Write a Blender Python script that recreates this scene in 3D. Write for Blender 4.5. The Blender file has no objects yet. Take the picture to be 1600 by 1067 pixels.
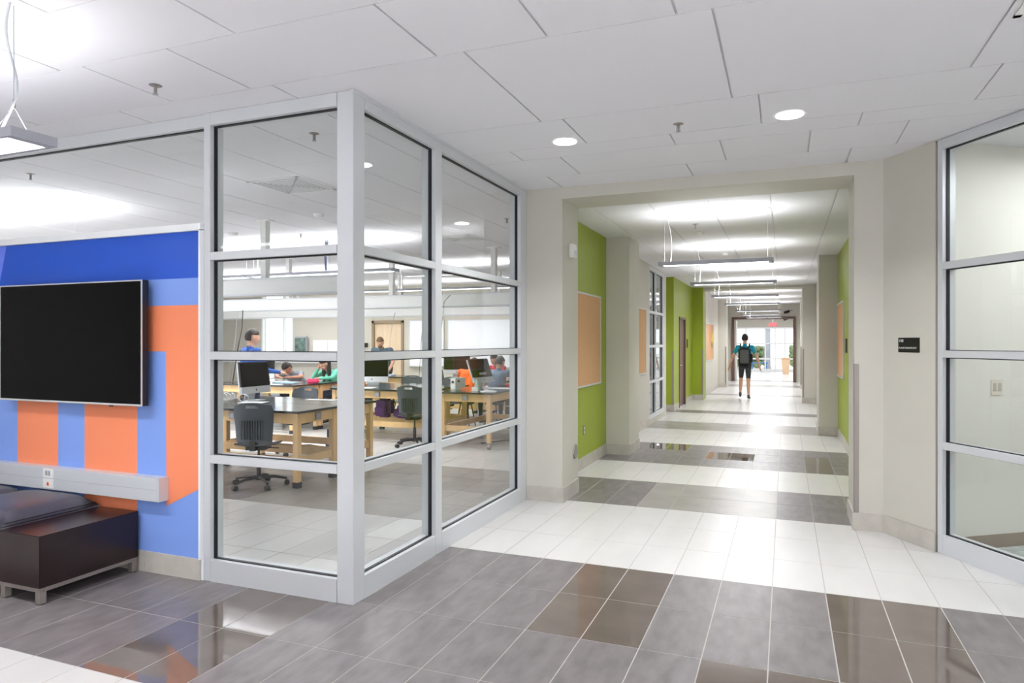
import bpy, bmesh, math, random
from mathutils import Vector, Matrix
random.seed(7)
S = bpy.context.scene
COL = S.collection
PI = math.pi

# ---------------------------------------------------------------- camera, world, exposure
cam = bpy.data.cameras.new('camera'); camo = bpy.data.objects.new('camera', cam); COL.objects.link(camo)
cam.sensor_width = 36.0; cam.lens = 36.0 * 1069 / 1600; cam.clip_end = 300; cam.clip_start = 0.05
YAW = math.atan(427 / 1069)
camo.location = (0, 0, 1.56); camo.rotation_euler = (PI / 2, 0, YAW)
S.camera = camo
S.view_settings.view_transform = 'Standard'; S.view_settings.look = 'None'
S.view_settings.gamma = 1; S.view_settings.use_curve_mapping = False
S.view_settings.exposure = 0.58
w = bpy.data.worlds.new('world'); S.world = w; w.use_nodes = True
bg = w.node_tree.nodes['Background']; bg.inputs[0].default_value = (0.93, 0.97, 1.0, 1); bg.inputs[1].default_value = 1.7

PEND = 26.0      # watts of a corridor pendant
DOWN = 16.0
def area(name, loc, sx, sy, power, up=False, parent=None, col=(.97, .985, 1)):
    l = bpy.data.lights.new(name, 'AREA'); l.shape = 'RECTANGLE'; l.size = sx; l.size_y = sy; l.energy = power; l.color = col
    o = bpy.data.objects.new(name, l); COL.objects.link(o); o.location = loc
    if name in ('uplight', 'downlight'): l.spread = math.radians(150 if up else 125)
    if up: o.rotation_euler = (PI, 0, 0)
    if parent: o.parent = parent
    return o

# ---------------------------------------------------------------- materials
def lin(c):
    c = c / 255
    return c / 12.92 if c <= .04045 else ((c + .055) / 1.055) ** 2.4
def rgb(r, g, b): return (lin(r), lin(g), lin(b), 1)
MC = {}
def mat(name, c, rough=.6, metal=0, spec=.5, noise=0, scale=4, bump=0, coat=0, streak=None):
    if name in MC: return MC[name]
    m = bpy.data.materials.new(name); m.use_nodes = True; nt = m.node_tree; b = nt.nodes['Principled BSDF']
    b.inputs['Base Color'].default_value = rgb(*c); b.inputs['Roughness'].default_value = rough
    b.inputs['Metallic'].default_value = metal; b.inputs['Specular IOR Level'].default_value = spec
    b.inputs['Coat Weight'].default_value = coat
    m.diffuse_color = rgb(*c)
    if noise or bump:
        g = nt.nodes.new('ShaderNodeNewGeometry'); mp = nt.nodes.new('ShaderNodeMapping')
        n = nt.nodes.new('ShaderNodeTexNoise'); n.inputs['Scale'].default_value = scale; n.inputs['Detail'].default_value = 6
        mp.inputs['Scale'].default_value = streak or (1, 1, 1)
        nt.links.new(g.outputs['Position'], mp.inputs[0]); nt.links.new(mp.outputs[0], n.inputs['Vector'])
        if noise:
            r = nt.nodes.new('ShaderNodeValToRGB'); k = noise
            r.color_ramp.elements[0].position = .3; r.color_ramp.elements[1].position = .7
            r.color_ramp.elements[0].color = rgb(*[max(0, v * (1 - k)) for v in c])
            r.color_ramp.elements[1].color = rgb(*[min(255, v * (1 + k)) for v in c])
            nt.links.new(n.outputs[0], r.inputs[0]); nt.links.new(r.outputs[0], b.inputs['Base Color'])
        if bump:
            bp = nt.nodes.new('ShaderNodeBump'); bp.inputs['Strength'].default_value = bump; bp.inputs['Distance'].default_value = .01
            nt.links.new(n.outputs[0], bp.inputs['Height']); nt.links.new(bp.outputs[0], b.inputs['Normal'])
    MC[name] = m
    return m
def emis(name, c, s):
    if name in MC: return MC[name]
    m = bpy.data.materials.new(name); m.use_nodes = True; b = m.node_tree.nodes['Principled BSDF']
    b.inputs['Base Color'].default_value = (*c, 1); b.inputs['Emission Color'].default_value = (*c, 1); b.inputs['Emission Strength'].default_value = s
    MC[name] = m
    return m
def glassmat():
    m = bpy.data.materials.new('clear_glass'); m.use_nodes = True; nt = m.node_tree; nt.nodes.clear()
    o = nt.nodes.new('ShaderNodeOutputMaterial'); mx = nt.nodes.new('ShaderNodeMixShader')
    t = nt.nodes.new('ShaderNodeBsdfTransparent'); t.inputs[0].default_value = (.972, .985, .98, 1)
    g = nt.nodes.new('ShaderNodeBsdfGlossy'); g.inputs['Roughness'].default_value = 0
    f = nt.nodes.new('ShaderNodeFresnel'); f.inputs[0].default_value = 1.45
    ge = nt.nodes.new('ShaderNodeNewGeometry'); ma = nt.nodes.new('ShaderNodeMath'); ma.operation = 'MULTIPLY_ADD'
    nt.links.new(ge.outputs['Backfacing'], ma.inputs[0]); ma.inputs[1].default_value = 1 / 1.4 - 1.4; ma.inputs[2].default_value = 1.4
    nt.links.new(ma.outputs[0], f.inputs[0])      # same reflectance on both faces of the pane
    nt.links.new(f.outputs[0], mx.inputs[0]); nt.links.new(t.outputs[0], mx.inputs[1]); nt.links.new(g.outputs[0], mx.inputs[2])
    nt.links.new(mx.outputs[0], o.inputs[0])
    return m
GLASS = glassmat()
M_BEIGE = mat('beige_paint', (200, 196, 186), .55, noise=.008, scale=3)
M_CREAM = mat('cream_paint', (228, 226, 218), .5)
M_GREEN = mat('lime_green_paint', (150, 166, 40), .42, noise=.01)
M_CEIL = mat('white_ceiling_tile', (226, 225, 229), .85, spec=.2, bump=.03, scale=300)
M_GRID = mat('ceiling_joint', (214, 213, 216), .8)
M_ALU = mat('silver_painted_aluminium', (212, 214, 218), .38, metal=.25)
M_BLACKRUB = mat('black_rubber_gasket', (14, 16, 26), .5)
M_LIGHT = mat('light_porcelain_tile', (203, 201, 199), .3, noise=.018, scale=2.2, streak=(2.5, .8, 1))
M_DARK = mat('dark_porcelain_tile', (118, 112, 113), .33, noise=.1, scale=6, streak=(2.5, .9, 1))
M_MID = mat('grey_porcelain_tile', (148, 144, 139), .3, noise=.06, scale=4)
M_POL = mat('polished_dark_tile', (104, 94, 88), .03, spec=.9, noise=.05, scale=4)
M_BASE = mat('grey_stone_baseboard', (188, 182, 174), .4, noise=.05, scale=6)
M_GROUT = mat('pale_grout', (180, 175, 170), .8)
M_CORK = mat('tan_cork', (205, 160, 118), .85, noise=.04, scale=60)
M_WHITE = mat('white_plastic', (232, 232, 230), .4)
M_WPAINT = mat('white_paint', (240, 242, 244), .45)
M_STEEL = mat('brushed_steel', (150, 142, 137), .4, metal=.5)
M_DGREY = mat('dark_grey_metal', (160, 161, 170), .5)
M_BROWN = mat('brown_painted_steel', (104, 80, 68), .5)
M_MAPLE = mat('maple_wood', (222, 184, 132), .45, noise=.05, scale=7, streak=(1, 1, .15))
M_EPOXY = mat('black_epoxy_top', (40, 42, 46), .12, spec=.6)
M_CHAIR = mat('slate_plastic', (70, 78, 88), .42)
M_BLACK = mat('black_plastic', (24, 24, 27), .45)
M_SCREEN = mat('black_glass_screen', (4, 4, 6), .05, spec=.16)
M_SILVER = mat('silver_aluminium', (205, 207, 210), .35, metal=.3)
M_WENGE = mat('dark_wenge_wood', (34, 18, 19), .25, noise=.14, scale=9, streak=(.3, .3, 4))
M_LEATHER = mat('charcoal_leather', (72, 70, 80), .35, bump=.15, scale=160)
M_RACE = mat('pale_grey_aluminium', (206, 209, 214), .35, metal=.15)
M_DOORW = mat('birch_door_veneer', (225, 200, 170), .4, noise=.03, scale=5, streak=(3, 3, .4))
M_PAPER = mat('white_paper', (240, 240, 238), .7)
M_SKIN = mat('skin', (214, 164, 138), .5)
M_SKIN2 = mat('tan_skin', (186, 130, 104), .5)
M_HAIR = mat('dark_hair', (38, 27, 22), .6, bump=.4, scale=120)
M_HAIR2 = mat('light_brown_hair', (120, 88, 62), .6, bump=.4, scale=120)
def cloth(n, c): return mat(n, c, .85, bump=.15, scale=40)

# ---------------------------------------------------------------- mesh helpers
class MB:
    def __init__(s): s.v = []; s.f = []; s.m = []
    def add(s, vs, fs, mi=0):
        o = len(s.v); s.v += [tuple(v) for v in vs]; s.f += [tuple(i + o for i in f) for f in fs]; s.m += [mi] * len(fs); return s
    def box(s, x0, x1, y0, y1, z0, z1, mi=0):
        x0, x1 = sorted((x0, x1)); y0, y1 = sorted((y0, y1)); z0, z1 = sorted((z0, z1))
        return s.add([(x0, y0, z0), (x1, y0, z0), (x1, y1, z0), (x0, y1, z0), (x0, y0, z1), (x1, y0, z1), (x1, y1, z1), (x0, y1, z1)],
              [(0, 3, 2, 1), (4, 5, 6, 7), (0, 1, 5, 4), (1, 2, 6, 5), (2, 3, 7, 6), (3, 0, 4, 7)], mi)
    def prism(s, pts, z0, z1, mi=0):          # pts counterclockwise in xy
        n = len(pts)
        return s.add([(x, y, z0) for x, y in pts] + [(x, y, z1) for x, y in pts],
              [tuple(range(n))[::-1], tuple(range(n, 2 * n))] + [(i, (i + 1) % n, n + (i + 1) % n, n + i) for i in range(n)], mi)
    def prism_y(s, pts, y0, y1, mi=0):        # pts in xz, extruded along y
        n = len(pts)
        return s.add([(x, y0, z) for x, z in pts] + [(x, y1, z) for x, z in pts],
              [tuple(range(n)), tuple(range(n, 2 * n))[::-1]] + [(i, n + i, n + (i + 1) % n, (i + 1) % n) for i in range(n)], mi)
    def tube(s, pts, r, n=8, mi=0, r1=None):
        pts = [Vector(p) for p in pts]; k = len(pts); vs = []; fs = []
        for i, p in enumerate(pts):
            d = (pts[min(i + 1, k - 1)] - pts[max(i - 1, 0)]).normalized()
            a = d.orthogonal().normalized() if abs(d.z) < .99 else Vector((1, 0, 0)); a = (a - d * a.dot(d)).normalized()
            if abs(d.z) < .95:
                a = d.cross(Vector((0, 0, 1))).normalized()
            b = d.cross(a); rr = r if r1 is None else r + (r1 - r) * i / (k - 1)
            for j in range(n):
                t = 2 * PI * j / n; vs.append(p + a * math.cos(t) * rr + b * math.sin(t) * rr)
        for i in range(k - 1):
            for j in range(n): fs.append((i * n + j, i * n + (j + 1) % n, (i + 1) * n + (j + 1) % n, (i + 1) * n + j))
        fs.append(tuple(range(n))[::-1]); fs.append(tuple(range((k - 1) * n, k * n)))
        return s.add(vs, fs, mi)
    def lathe(s, prof, c=(0, 0, 0), n=20, mi=0):   # prof [(r,z)]
        vs = []; fs = []; k = len(prof)
        for r, z in prof:
            for j in range(n):
                t = 2 * PI * j / n; vs.append((c[0] + r * math.cos(t), c[1] + r * math.sin(t), c[2] + z))
        for i in range(k - 1):
            for j in range(n): fs.append((i * n + j, i * n + (j + 1) % n, (i + 1) * n + (j + 1) % n, (i + 1) * n + j))
        fs.append(tuple(range(n))[::-1]); fs.append(tuple(range((k - 1) * n, k * n)))
        return s.add(vs, fs, mi)
    def ell(s, c, r, n=14, k=10, mi=0, keep=None, rot=None):
        vs = []; fs = []
        for i in range(k + 1):
            ph = PI * i / k
            for j in range(n):
                t = 2 * PI * j / n; v = Vector((r[0] * math.sin(ph) * math.cos(t), r[1] * math.sin(ph) * math.sin(t), r[2] * math.cos(ph)))
                if rot: v = rot @ v
                vs.append((c[0] + v.x, c[1] + v.y, c[2] + v.z))
        for i in range(k):
            for j in range(n):
                f = (i * n + j, (i + 1) * n + j, (i + 1) * n + (j + 1) % n, i * n + (j + 1) % n)
                if keep and not keep(sum((Vector(vs[q]) for q in f), Vector()) / 4 - Vector(c)): continue
                fs.append(f)
        return s.add(vs, fs, mi)
    def mesh(s, name, mats):
        me = bpy.data.meshes.new(name); me.from_pydata(s.v, [], s.f); me.update()
        for m in (mats if isinstance(mats, (list, tuple)) else [mats]): me.materials.append(m)
        me.polygons.foreach_set('material_index', s.m); me.update()
        return me
def obj(name, mb, mats, parent=None, loc=None, rz=0, smooth=False, bevel=0, label=None):
    me = mb.mesh(name, mats) if isinstance(mb, MB) else mb
    if bevel:
        bm = bmesh.new(); bm.from_mesh(me); bmesh.ops.remove_doubles(bm, verts=bm.verts, dist=1e-5)
        es = [e for e in bm.edges if len(e.link_faces) == 2 and e.calc_face_angle(0) > .6]
        bmesh.ops.bevel(bm, geom=es, offset=bevel, segments=2, affect='EDGES', clamp_overlap=True)
        bm.to_mesh(me); bm.free()
    if smooth:
        me.polygons.foreach_set('use_smooth', [True] * len(me.polygons))
        if smooth != 'all' and hasattr(me, 'set_sharp_from_angle'): me.set_sharp_from_angle(angle=.7)
    o = bpy.data.objects.new(name, me); COL.objects.link(o)
    if parent: o.parent = parent
    if loc is not None: o.location = loc
    o.rotation_euler = (0, 0, rz)
    if label: o['label'] = label
    return o
def tag(o, label, cat, group=None):
    o['label'] = label; o['category'] = cat
    if group: o['group'] = group
    return o
def thing(name, label, cat, loc=(0, 0, 0), rz=0, group=None):
    o = bpy.data.objects.new(name, None); COL.objects.link(o); o.location = loc; o.rotation_euler = (0, 0, rz); o.empty_display_size = .1
    return tag(o, label, cat, group)
def struct(o): o['kind'] = 'structure'; return o
def sempty(name, loc=(0, 0, 0), rz=0):
    o = bpy.data.objects.new(name, None); COL.objects.link(o); o.location = loc; o.rotation_euler = (0, 0, rz); return struct(o)
def B(*a): return MB().box(*a)
def copytree(o, parent=None):
    c = o.copy(); COL.objects.link(c)
    if parent: c.parent = parent
    for ch in list(o.children): copytree(ch, c)
    return c
def place(o, loc, rz, label=None, group=None):
    o.location = loc; o.rotation_euler = (0, 0, rz)
    if label: o['label'] = label
    if group: o['group'] = group
    return o
def proj(X, Y, Z):
    c, s = math.cos(YAW), math.sin(YAW); x = X * c + Y * s; z = -X * s + Y * c
    if z < .1: return (-9999, 0, z)
    return (800 + 1069 * x / z, 534 - 1069 * (Z - 1.56) / z, z)

CH = 3.05; CC = 3.0
# ================================================================= FLOOR
floor = struct(obj('floor', B(-17, 6, -6, 42, -.2, -.0012), M_GROUT))
TX0, TW, TY0, TL = -2.231, .3078, 4.66, .596
POL = {(3, -1), (4, -1), (3, -2), (4, -2) , (8, -1), (9, -1), (8, -2), (9, -2), (8, -3), (9, -3), (-3, -4), (-2, -4), (-3, -3), (-2, -3), (6, -3), (7, -3),
       (10, -3), (2, 9), (4, 8), (5, 8), (1, 9), (8, 8), (8, 7), (6, -4), (5, -4)}
POL -= {(3, -2)} ; POL |= {(3, -2)}
def in_floor(cx, cy):
    if cy < 3.46: return -9 < cx < 4
    if cy < 6.4: return cx > -2.45 and (cx < .9 or (cx - 1.045) * .844 + (cy - 5.87) * .536 < .15)
    if cy < 28.8: return -2.7 < cx < .95
    return -4 < cx < 3
def tile_kind(i, r, cx, cy):
    if cx < -2.45 and cy > 3.46:           # classroom
        if cy < 5.25: return 0
        if cy < 6.4: return 1 if cx < -4.9 else 3
        if cy < 7.64: return 3
        if 9.9 < cy < 11.1: return 3
        return 0
    if (i, r) in POL and not (cx < -2.45 and cy > 3.46): return 2
    if r in (-4, -3, -2, -1) : return 1
    if r in (3, 4): return 1 if i not in (3, 4, 5, 6) else 3
    if r in (7, 8, 9): return 1 if (r != 9 or i < 8) else 1
    if r in (13, 14): return 3
    if r in (18,): return 1
    if r in (27, 34, 35, 40): return 3
    return 0
mats4 = [M_LIGHT, M_DARK, M_POL, M_MID]
tmesh = [B(-TW / 2 + .003, TW / 2 - .003, -TL / 2 + .003, TL / 2 - .003, -.012, 0).mesh('tile', m) for m in mats4]
near = []; rest = [MB() for _ in range(4)]
for i in range(-47, 22):
    for r in range(-14, 60):
        cx = TX0 + (i + .5) * TW; cy = TY0 + (r + .5) * TL
        cls = -16 < cx < -2.45 and 3.46 < cy < 15.9
        if not (cls or in_floor(cx, cy)): continue
        k = tile_kind(i, r, cx, cy)
        if not cls and cy < 19:
            u, v, d = proj(cx, cy, 0)
            vis = -80 < u < 1680 and v < 1110 and d > .5
            if cy < 3.4 and cx < -4.5: vis = vis and u > -60
            if cy > 6.4 and not (-2.3 < cx < .8): vis = False
            if vis: near.append((d, i, r, k, cx, cy)); continue
        g = .003
        rest[k].box(cx - TW / 2 + g, cx + TW / 2 - g, cy - TL / 2 + g, cy + TL / 2 - g, -.012, 0)
near.sort()
for n, (d, i, r, k, cx, cy) in enumerate(near):
    if n < 295: o = obj('tile', tmesh[k], None, floor, (cx, cy, 0))
    else: rest[k].box(cx - TW / 2 + .0022, cx + TW / 2 - .0022, cy - TL / 2 + .0022, cy + TL / 2 - .0022, -.012, 0)
for k, nm in enumerate(('light_tiles', 'dark_tiles', 'polished_tiles', 'grey_tiles')):
    if rest[k].v: o = obj(nm, rest[k], mats4[k], floor); o['kind'] = 'stuff'

# ================================================================= CEILINGS
ceil = struct(obj('ceiling', B(-9, 4.2, -6, 6.6, CH + .012, CH + .2), M_GRID))
rows = [(-4.5, -3.3, 0), (-3.3, -2.1, .6), (-2.1, -.9, 0), (-.9, -.3, .3), (-.3, .9, 0), (.9, 2.1, .6), (2.1, 2.58, 0),
        (2.585, 3.175, None), (3.18, 4.38, -.302), (4.385, 4.98, -.15), (4.985, 5.275, -.77), (5.28, 5.87, -.45), (5.875, 6.33, -2.0)]
for y0, y1, a in rows:
    if a is None: xs = [-8.6, -7.4, -6.17, -5.4, -4.77, -3.54, -2.927, -1.69, -1.08, -.46, .78, 1.4, 2.6, 4]
    elif abs(a + .45) < 1e-6: xs = [-2.92, -1.69, -.45, .165, .775, 2.0, 3.2, 4.1]
    elif a == -2.0: xs = [-3.2, -2.0, -.77, .47, 1.7, 2.9, 4.1]
    else: xs = [a + 1.235 * k for k in range(-7, 5)]
    for x0, x1 in zip(xs, xs[1:]):
        if x1 < -9 or x0 > 4.1: continue
        mb = MB(); a0, a1 = max(x0, -8.9) + .006, min(x1, 4.1) - .006
        if y1 < 3.4 or a0 > -2.39: mb.box(a0, a1, y0 + .0015, y1 - .0015, CH, CH + .0125)
        else:
            if a0 < -2.42 and y0 < 3.4: mb.box(a0, min(a1, -2.39), y0 + .0015, 3.43, CH, CH + .0125)
            if a1 > -2.39: mb.box(max(a0, -2.39), a1, y0 + .0015, y1 - .0015, CH, CH + .0125)
        if mb.v: obj('ceiling_tile', mb, M_CEIL, ceil)
cc = struct(obj('ceiling', B(-2.7, 1, 6.85, 29, CC + .012, CC + .2), M_GRID))
ys = [6.86, 7.76] + [7.76 + 1.2 * k for k in range(1, 18)]
xs = [-2.69, -1.93, -1.33, -.735, -.135, .465, .99]
for j, (y0, y1) in enumerate(zip(ys, ys[1:])):
    for x0, x1 in zip(xs, xs[1:]):
        obj('ceiling_tile', B(x0 + .006, x1 - .006, y0 + .0015, y1 - .0015, CC, CC + .0125), M_CEIL, cc)
cl = struct(obj('ceiling', B(-17, -2.4, 3.46, 16.2, CH + .012, CH + .2), M_GRID))
farc = MB()
for a in range(22):
    x1 = -2.5 - .62 * a + .33 - .62; x0 = x1 - .62
    x0 = -2.79 - .62 * a; x1 = x0 + .62 if a else -2.4
    for b in range(11):
        y0 = 3.47 + 1.2 * b - (.6 if a % 2 else 0); y1 = y0 + 1.2; y0 = max(y0, 3.47); y1 = min(y1, 16.1)
        if y1 - y0 < .1: continue
        bb = (min(x0, x1) + .004, max(x0, x1) - .004, y0 + .0012, y1 - .0012, CH, CH + .0125)
        if a < 20: obj('ceiling_tile', B(*bb), M_CEIL, cl)
        else: farc.box(*bb)
o = obj('far_tiles', farc, M_CEIL, cl); o['kind'] = 'stuff'

# ================================================================= WALLS
def wall(name, boxes, m):
    mb = MB()
    for b in boxes: mb.box(*b)
    return struct(obj(name, mb, m))
# lobby surround (behind and beside the camera), unseen openings added to let in sky light
wall('wall_back', [(-9.2, -2.5, -6, -5.8, 0, CH), (-2.5, 4.2, -6, -5.8, 0, .5), (-2.5, 4.2, -6, -5.8, 2.7, CH)], M_BEIGE)
wall('wall_west', [(-9.2, -9, -5.8, 3.4, 0, CH)], M_BEIGE)
wall('wall_east', [(4, 4.2, -5.8, 2.0, 0, .5), (4, 4.2, -5.8, 2.0, 2.7, CH), (4, 4.2, 2, 9, 0, CH)], M_BEIGE)
# mural wall
wl = wall('wall_left', [(-9, -3.53, 3.4, 3.52, 0, 2.29)], M_WPAINT)
struct(obj('trim_1', MB().box(-9, -3.53, 3.375, 3.54, 2.285, 2.33).box(-3.545, -3.53, 3.375, 3.4, .14, 2.29), M_WPAINT))
# portal and corridor walls
wf = wall('wall_front', [(-2.37, -2.0, 6.32, 6.85, 0, CH), (.53, .745, 6.32, 6.85, 0, CH), (-2.0, .53, 6.32, 6.85, 2.94, CH)], M_BEIGE)
ang = struct(obj('wall_angled', MB().prism([(.745, 6.32), (1.035, 5.885), (1.15, 5.95), (.86, 6.6), (.745, 6.6)], 0, CH), M_BEIGE))
wall('wall_green_left', [(-2.5, -2.31, 6.8, 9.31, 0, CC + .01)], M_GREEN)
wall('wall_corridor_left', [(-2.5, -1.99, 9.31, 10.0, 0, CC + .01), (-2.55, -2.35, 10, 12.75, 0, CC + .01), (-2.55, -2.35, 14.45, 14.7, 0, CC + .01),
     (-2.55, -2.35, 12.75, 14.45, 0, .1), (-2.55, -2.35, 12.75, 14.45, 2.97, CC + .01)], M_BEIGE)
wall('wall_green_recess', [(-2.9, -2.68, 14.6, 15.5, 0, CC + .01), (-2.9, -2.31, 15.5, 16.32, 0, CC + .01), (-2.9, -2.31, 17.4, 18.8, 0, CC + .01), (-2.9, -2.31, 16.32, 17.4, 2.14, CC + .01),
     (-2.5, -2.03, 18.8, 19.45, 0, CC + .01)], M_GREEN)
wall('wall_far_left', [(-2.4, -2.13, 19.45, 24.3, 0, CC + .01), (-2.4, -1.86, 24.3, 25, 0, CC + .01), (-2.4, -2.13, 25, 29, 0, CC + .01)], M_BEIGE)
wall('wall_green_right', [(.81, 1.0, 6.6, 12.5, 0, CC + .01)], M_GREEN)
wall('wall_corridor_right', [(.52, 1.0, 12.5, 13.2, 0, CC + .01), (.72, 1.0, 13.2, 18.8, 0, CC + .01), (.405, 1.0, 18.8, 19.45, 0, CC + .01), (.62, 1.0, 19.45, 24.3, 0, CC + .01), (.46, 1, 24.3, 25, 0, CC + .01), (.62, 1, 25, 29, 0, CC + .01)], M_BEIGE)
wall('wall_header', [(-2.03, .405, 18.8, 19.45, 2.93, CC + .01)], M_BEIGE)
wall('wall_end', [(-2.4, -1.97, 28.4, 28.7, 0, CC + .01), (.37, 1, 28.4, 28.7, 0, CC + .01), (-1.97, .37, 28.4, 28.7, 2.52, CC + .01)], M_BEIGE)
# room right of the angled glazing
DV = Vector((.536, -.844, 0)); NV = Vector((.844, .536, 0))
p0 = Vector((1.13, 5.92, 0)); p1 = p0 + Vector((.81, .586, 0)) * 3.3
area('side_room_fill', (2.6, 5.6, 2.98), 1.2, 1.2, 25)  # unseen lamp added to brighten the room behind the right glazing
struct(obj('wall_side_room', MB().prism([(p0.x, p0.y), (p1.x, p1.y), (p1.x - .1, p1.y + .14), (p0.x - .1, p0.y + .14)], 0, CH), M_CREAM))
struct(obj('baseboard_side_room', MB().prism([(p0.x + .006, p0.y - .008), (p1.x + .006, p1.y - .008), (p1.x, p1.y), (p0.x, p0.y)], 0, .1), mat('taupe_rubber_base', (150, 134, 120), .6)))
struct(obj('floor', MB().prism([(1.3, 5.68), (3.9, 2.0), (3.95, 7.6), (3.7, 7.7), (1.2, 5.95)], -.02, .006), mat('grey_striped_carpet', (168, 174, 170), .9, noise=.25, scale=30, streak=(.4, 3, 1))))
struct(obj('ceiling', MB().prism([(1.2, 5.85), (3.55, 2.0), (4.0, 2.0), (4.0, 8.2), (1.0, 6.3)], CH - .004, CH - .001), M_CEIL))
# classroom walls
M_CWALL = mat('classroom_beige_paint', (202, 196, 184), .55)
wall('wall_classroom_back', [(-17, -14.35, 16, 16.2, 0, CH), (-14.35, -13.2, 16, 16.2, 0, .95), (-14.35, -13.2, 16, 16.2, 2.95, CH), (-13.2, -10.52, 16, 16.2, 0, CH), (-9.52, -2.4, 16, 16.2, 0, CH), (-10.52, -9.52, 16, 16.2, 2.13, CH)], M_CWALL)
wall('wall_classroom_left', [(-17, -16.8, 3.4, 16.2, 0, CH)], M_CREAM)
wall('wall_classroom_right', [(-2.52, -2.5, 6.42, 12.7, 0, CH), (-2.6, -2.55, 14.5, 16.2, 0, CH)], M_CREAM)
# vestibule beyond the corridor
wall('wall_vestibule', [(-4.4, -2.4, 28.4, 28.6, 0, CH), (-4.4, -4.2, 28.6, 38, 0, CH), (2.8, 3, 28.6, 38, 0, CH), (1, 3, 28.4, 28.6, 0, CH), (-4.2, 2.8, 38, 38.2, 2.3, CH)], M_BEIGE)
struct(obj('ceiling', B(-4.4, 3, 28.7, 38.4, 2.98, 3.1), M_CEIL))

# baseboards: separate stone pieces
def baseboard(name, pts, h=.145, t=.012):
    e = sempty(name)
    for (x0, y0), (x1, y1) in zip(pts, pts[1:]):
        d = Vector((x1 - x0, y1 - y0)); L = d.length; d.normalize(); n = Vector((d.y, -d.x)); k = max(1, round(L / .5)); s = L / k
        for i in range(k):
            a = Vector((x0, y0)) + d * (s * i + .0015); b = Vector((x0, y0)) + d * (s * (i + 1) - .0015)
            q = [a + n * t, b + n * t, b, a]
            obj('stone_piece', MB().prism([(p.x, p.y) for p in q], 0, h), M_BASE, e)
    return e
baseboard('baseboard_left', [(-9, 3.4), (-3.545, 3.4)], .138)
baseboard('baseboard_front', [(-2.36, 6.32), (-1.988, 6.32)]); baseboard('baseboard_reveal', [(-2.0, 6.31), (-2.0, 6.85)])
baseboard('baseboard_green_left', [(-2.31, 6.85), (-2.31, 9.31)]); baseboard('baseboard_pier', [(-2.31, 9.31), (-1.978, 9.31)]); baseboard('baseboard_pier_side', [(-1.99, 9.3), (-1.99, 10.0)])
baseboard('baseboard_corridor_left', [(-2.35, 10), (-2.35, 12.75)])
baseboard('baseboard_recess', [(-2.66, 15.5), (-2.3, 15.5)]); baseboard('baseboard_green_side', [(-2.31, 15.49), (-2.31, 16.25)])
baseboard('baseboard_green_far', [(-2.31, 17.45), (-2.31, 18.8)]); baseboard('baseboard_green_pier', [(-2.31, 18.8), (-2.02, 18.8)])
baseboard('baseboard_far_left', [(-2.13, 19.45), (-2.13, 24.3), (-1.86, 24.3), (-1.86, 25)])
baseboard('baseboard_front_right', [(.518, 6.32), (.745, 6.32)]); baseboard('baseboard_portal_right', [(.53, 6.85), (.53, 6.308)])
baseboard('baseboard_angled', [(.745, 6.32), (1.035, 5.872)])
baseboard('baseboard_green_right', [(.81, 12.5), (.81, 6.85)]); baseboard('baseboard_right_pier', [(.508, 12.5), (.81, 12.5)]); baseboard('baseboard_right_pier_side', [(.52, 13.2), (.52, 12.49)])
baseboard('baseboard_corridor_right', [(.72, 18.8), (.72, 13.2)]); baseboard('baseboard_far_pier', [(.395, 18.8), (.72, 18.8)]); baseboard('baseboard_far_pier_side', [(.405, 19.45), (.405, 18.79)])

# ================================================================= GLAZING
def glazing(name, loc, rz, verts, z0, head0, transoms, zt, skip_post=(), side=1, base=.14):
    """local x along the wall, lobby side = -y; verts: list of (x0,x1,kind)"""
    e = sempty(name, loc, rz); D = .115; GY = .045
    x_a, x_b = verts[0][0], verts[-1][1]
    for (a, b, k) in verts:
        if k: obj('mullion', B(a, b, 0, D, z0, zt), M_ALU, e, bevel=.002)
    for (l, r) in zip(verts, verts[1:]):
        a, b = l[1], r[0]
        obj('head_rail', B(a, b, 0, D, head0, zt), M_ALU, e)
        obj('sill_rail', B(a, b, -.0, D, z0, z0 + base), M_ALU, e)
        lv = [z0 + base]
        for t0, t1 in transoms:
            obj('transom', B(a, b, .0, D, t0, t1), M_ALU, e, bevel=.002); lv += [t0, t1]
        lv.append(head0)
        for q in range(0, len(lv), 2):
            p0_, p1_ = lv[q], lv[q + 1]
            obj('pane', B(a + .006, b - .006, GY - .003, GY + .003, p0_ + .006, p1_ - .006), GLASS, e)
            g = .007; y0, y1 = GY - .013, GY + .013
            gm = MB().box(a, a + g, y0, y1, p0_, p1_).box(b - g, b, y0, y1, p0_, p1_).box(a, b, y0, y1, p0_, p0_ + g * .7).box(a, b, y0, y1, p1_ - g, p1_)
            obj('gasket', gm, M_BLACKRUB, e)
    return e
TR = [(.768, .82), (1.443, 1.494), (2.09, 2.141)]
glazing('window_1', (0, 3.405, 0), 0, [(-3.53, -3.475, 1), (-2.488, -2.37, 0)], 0, 2.968, TR, CH - .002)
glazing('window_2', (-2.37, 3.405, 0), PI / 2, [(0, .118, 1), (1.025, 1.125, 1), (2.75, 2.915, 1)], 0, 2.968, TR, CH - .002)
glazing('window_3', (0, 3.42, 0), 0, [(-8.98, -8.93, 1), (-6.9, -6.85, 1), (-3.53, -3.53, 0)], 2.33, 2.968, [], CH - .002, base=.004)
glazing('window_4', (1.045, 5.87, 0), math.atan2(-.844, .536), [(0, .046, 1), (1.95, 2.0, 1), (3.9, 3.95, 1)], 0, 2.975, TR, CH - .005)
glazing('window_5', (-2.35, 12.75, 0), PI / 2, [(0, .05, 1), (.72, .76, 1), (1.6, 1.7, 1)], .1, 2.9, TR, 2.97, base=.08)
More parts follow.
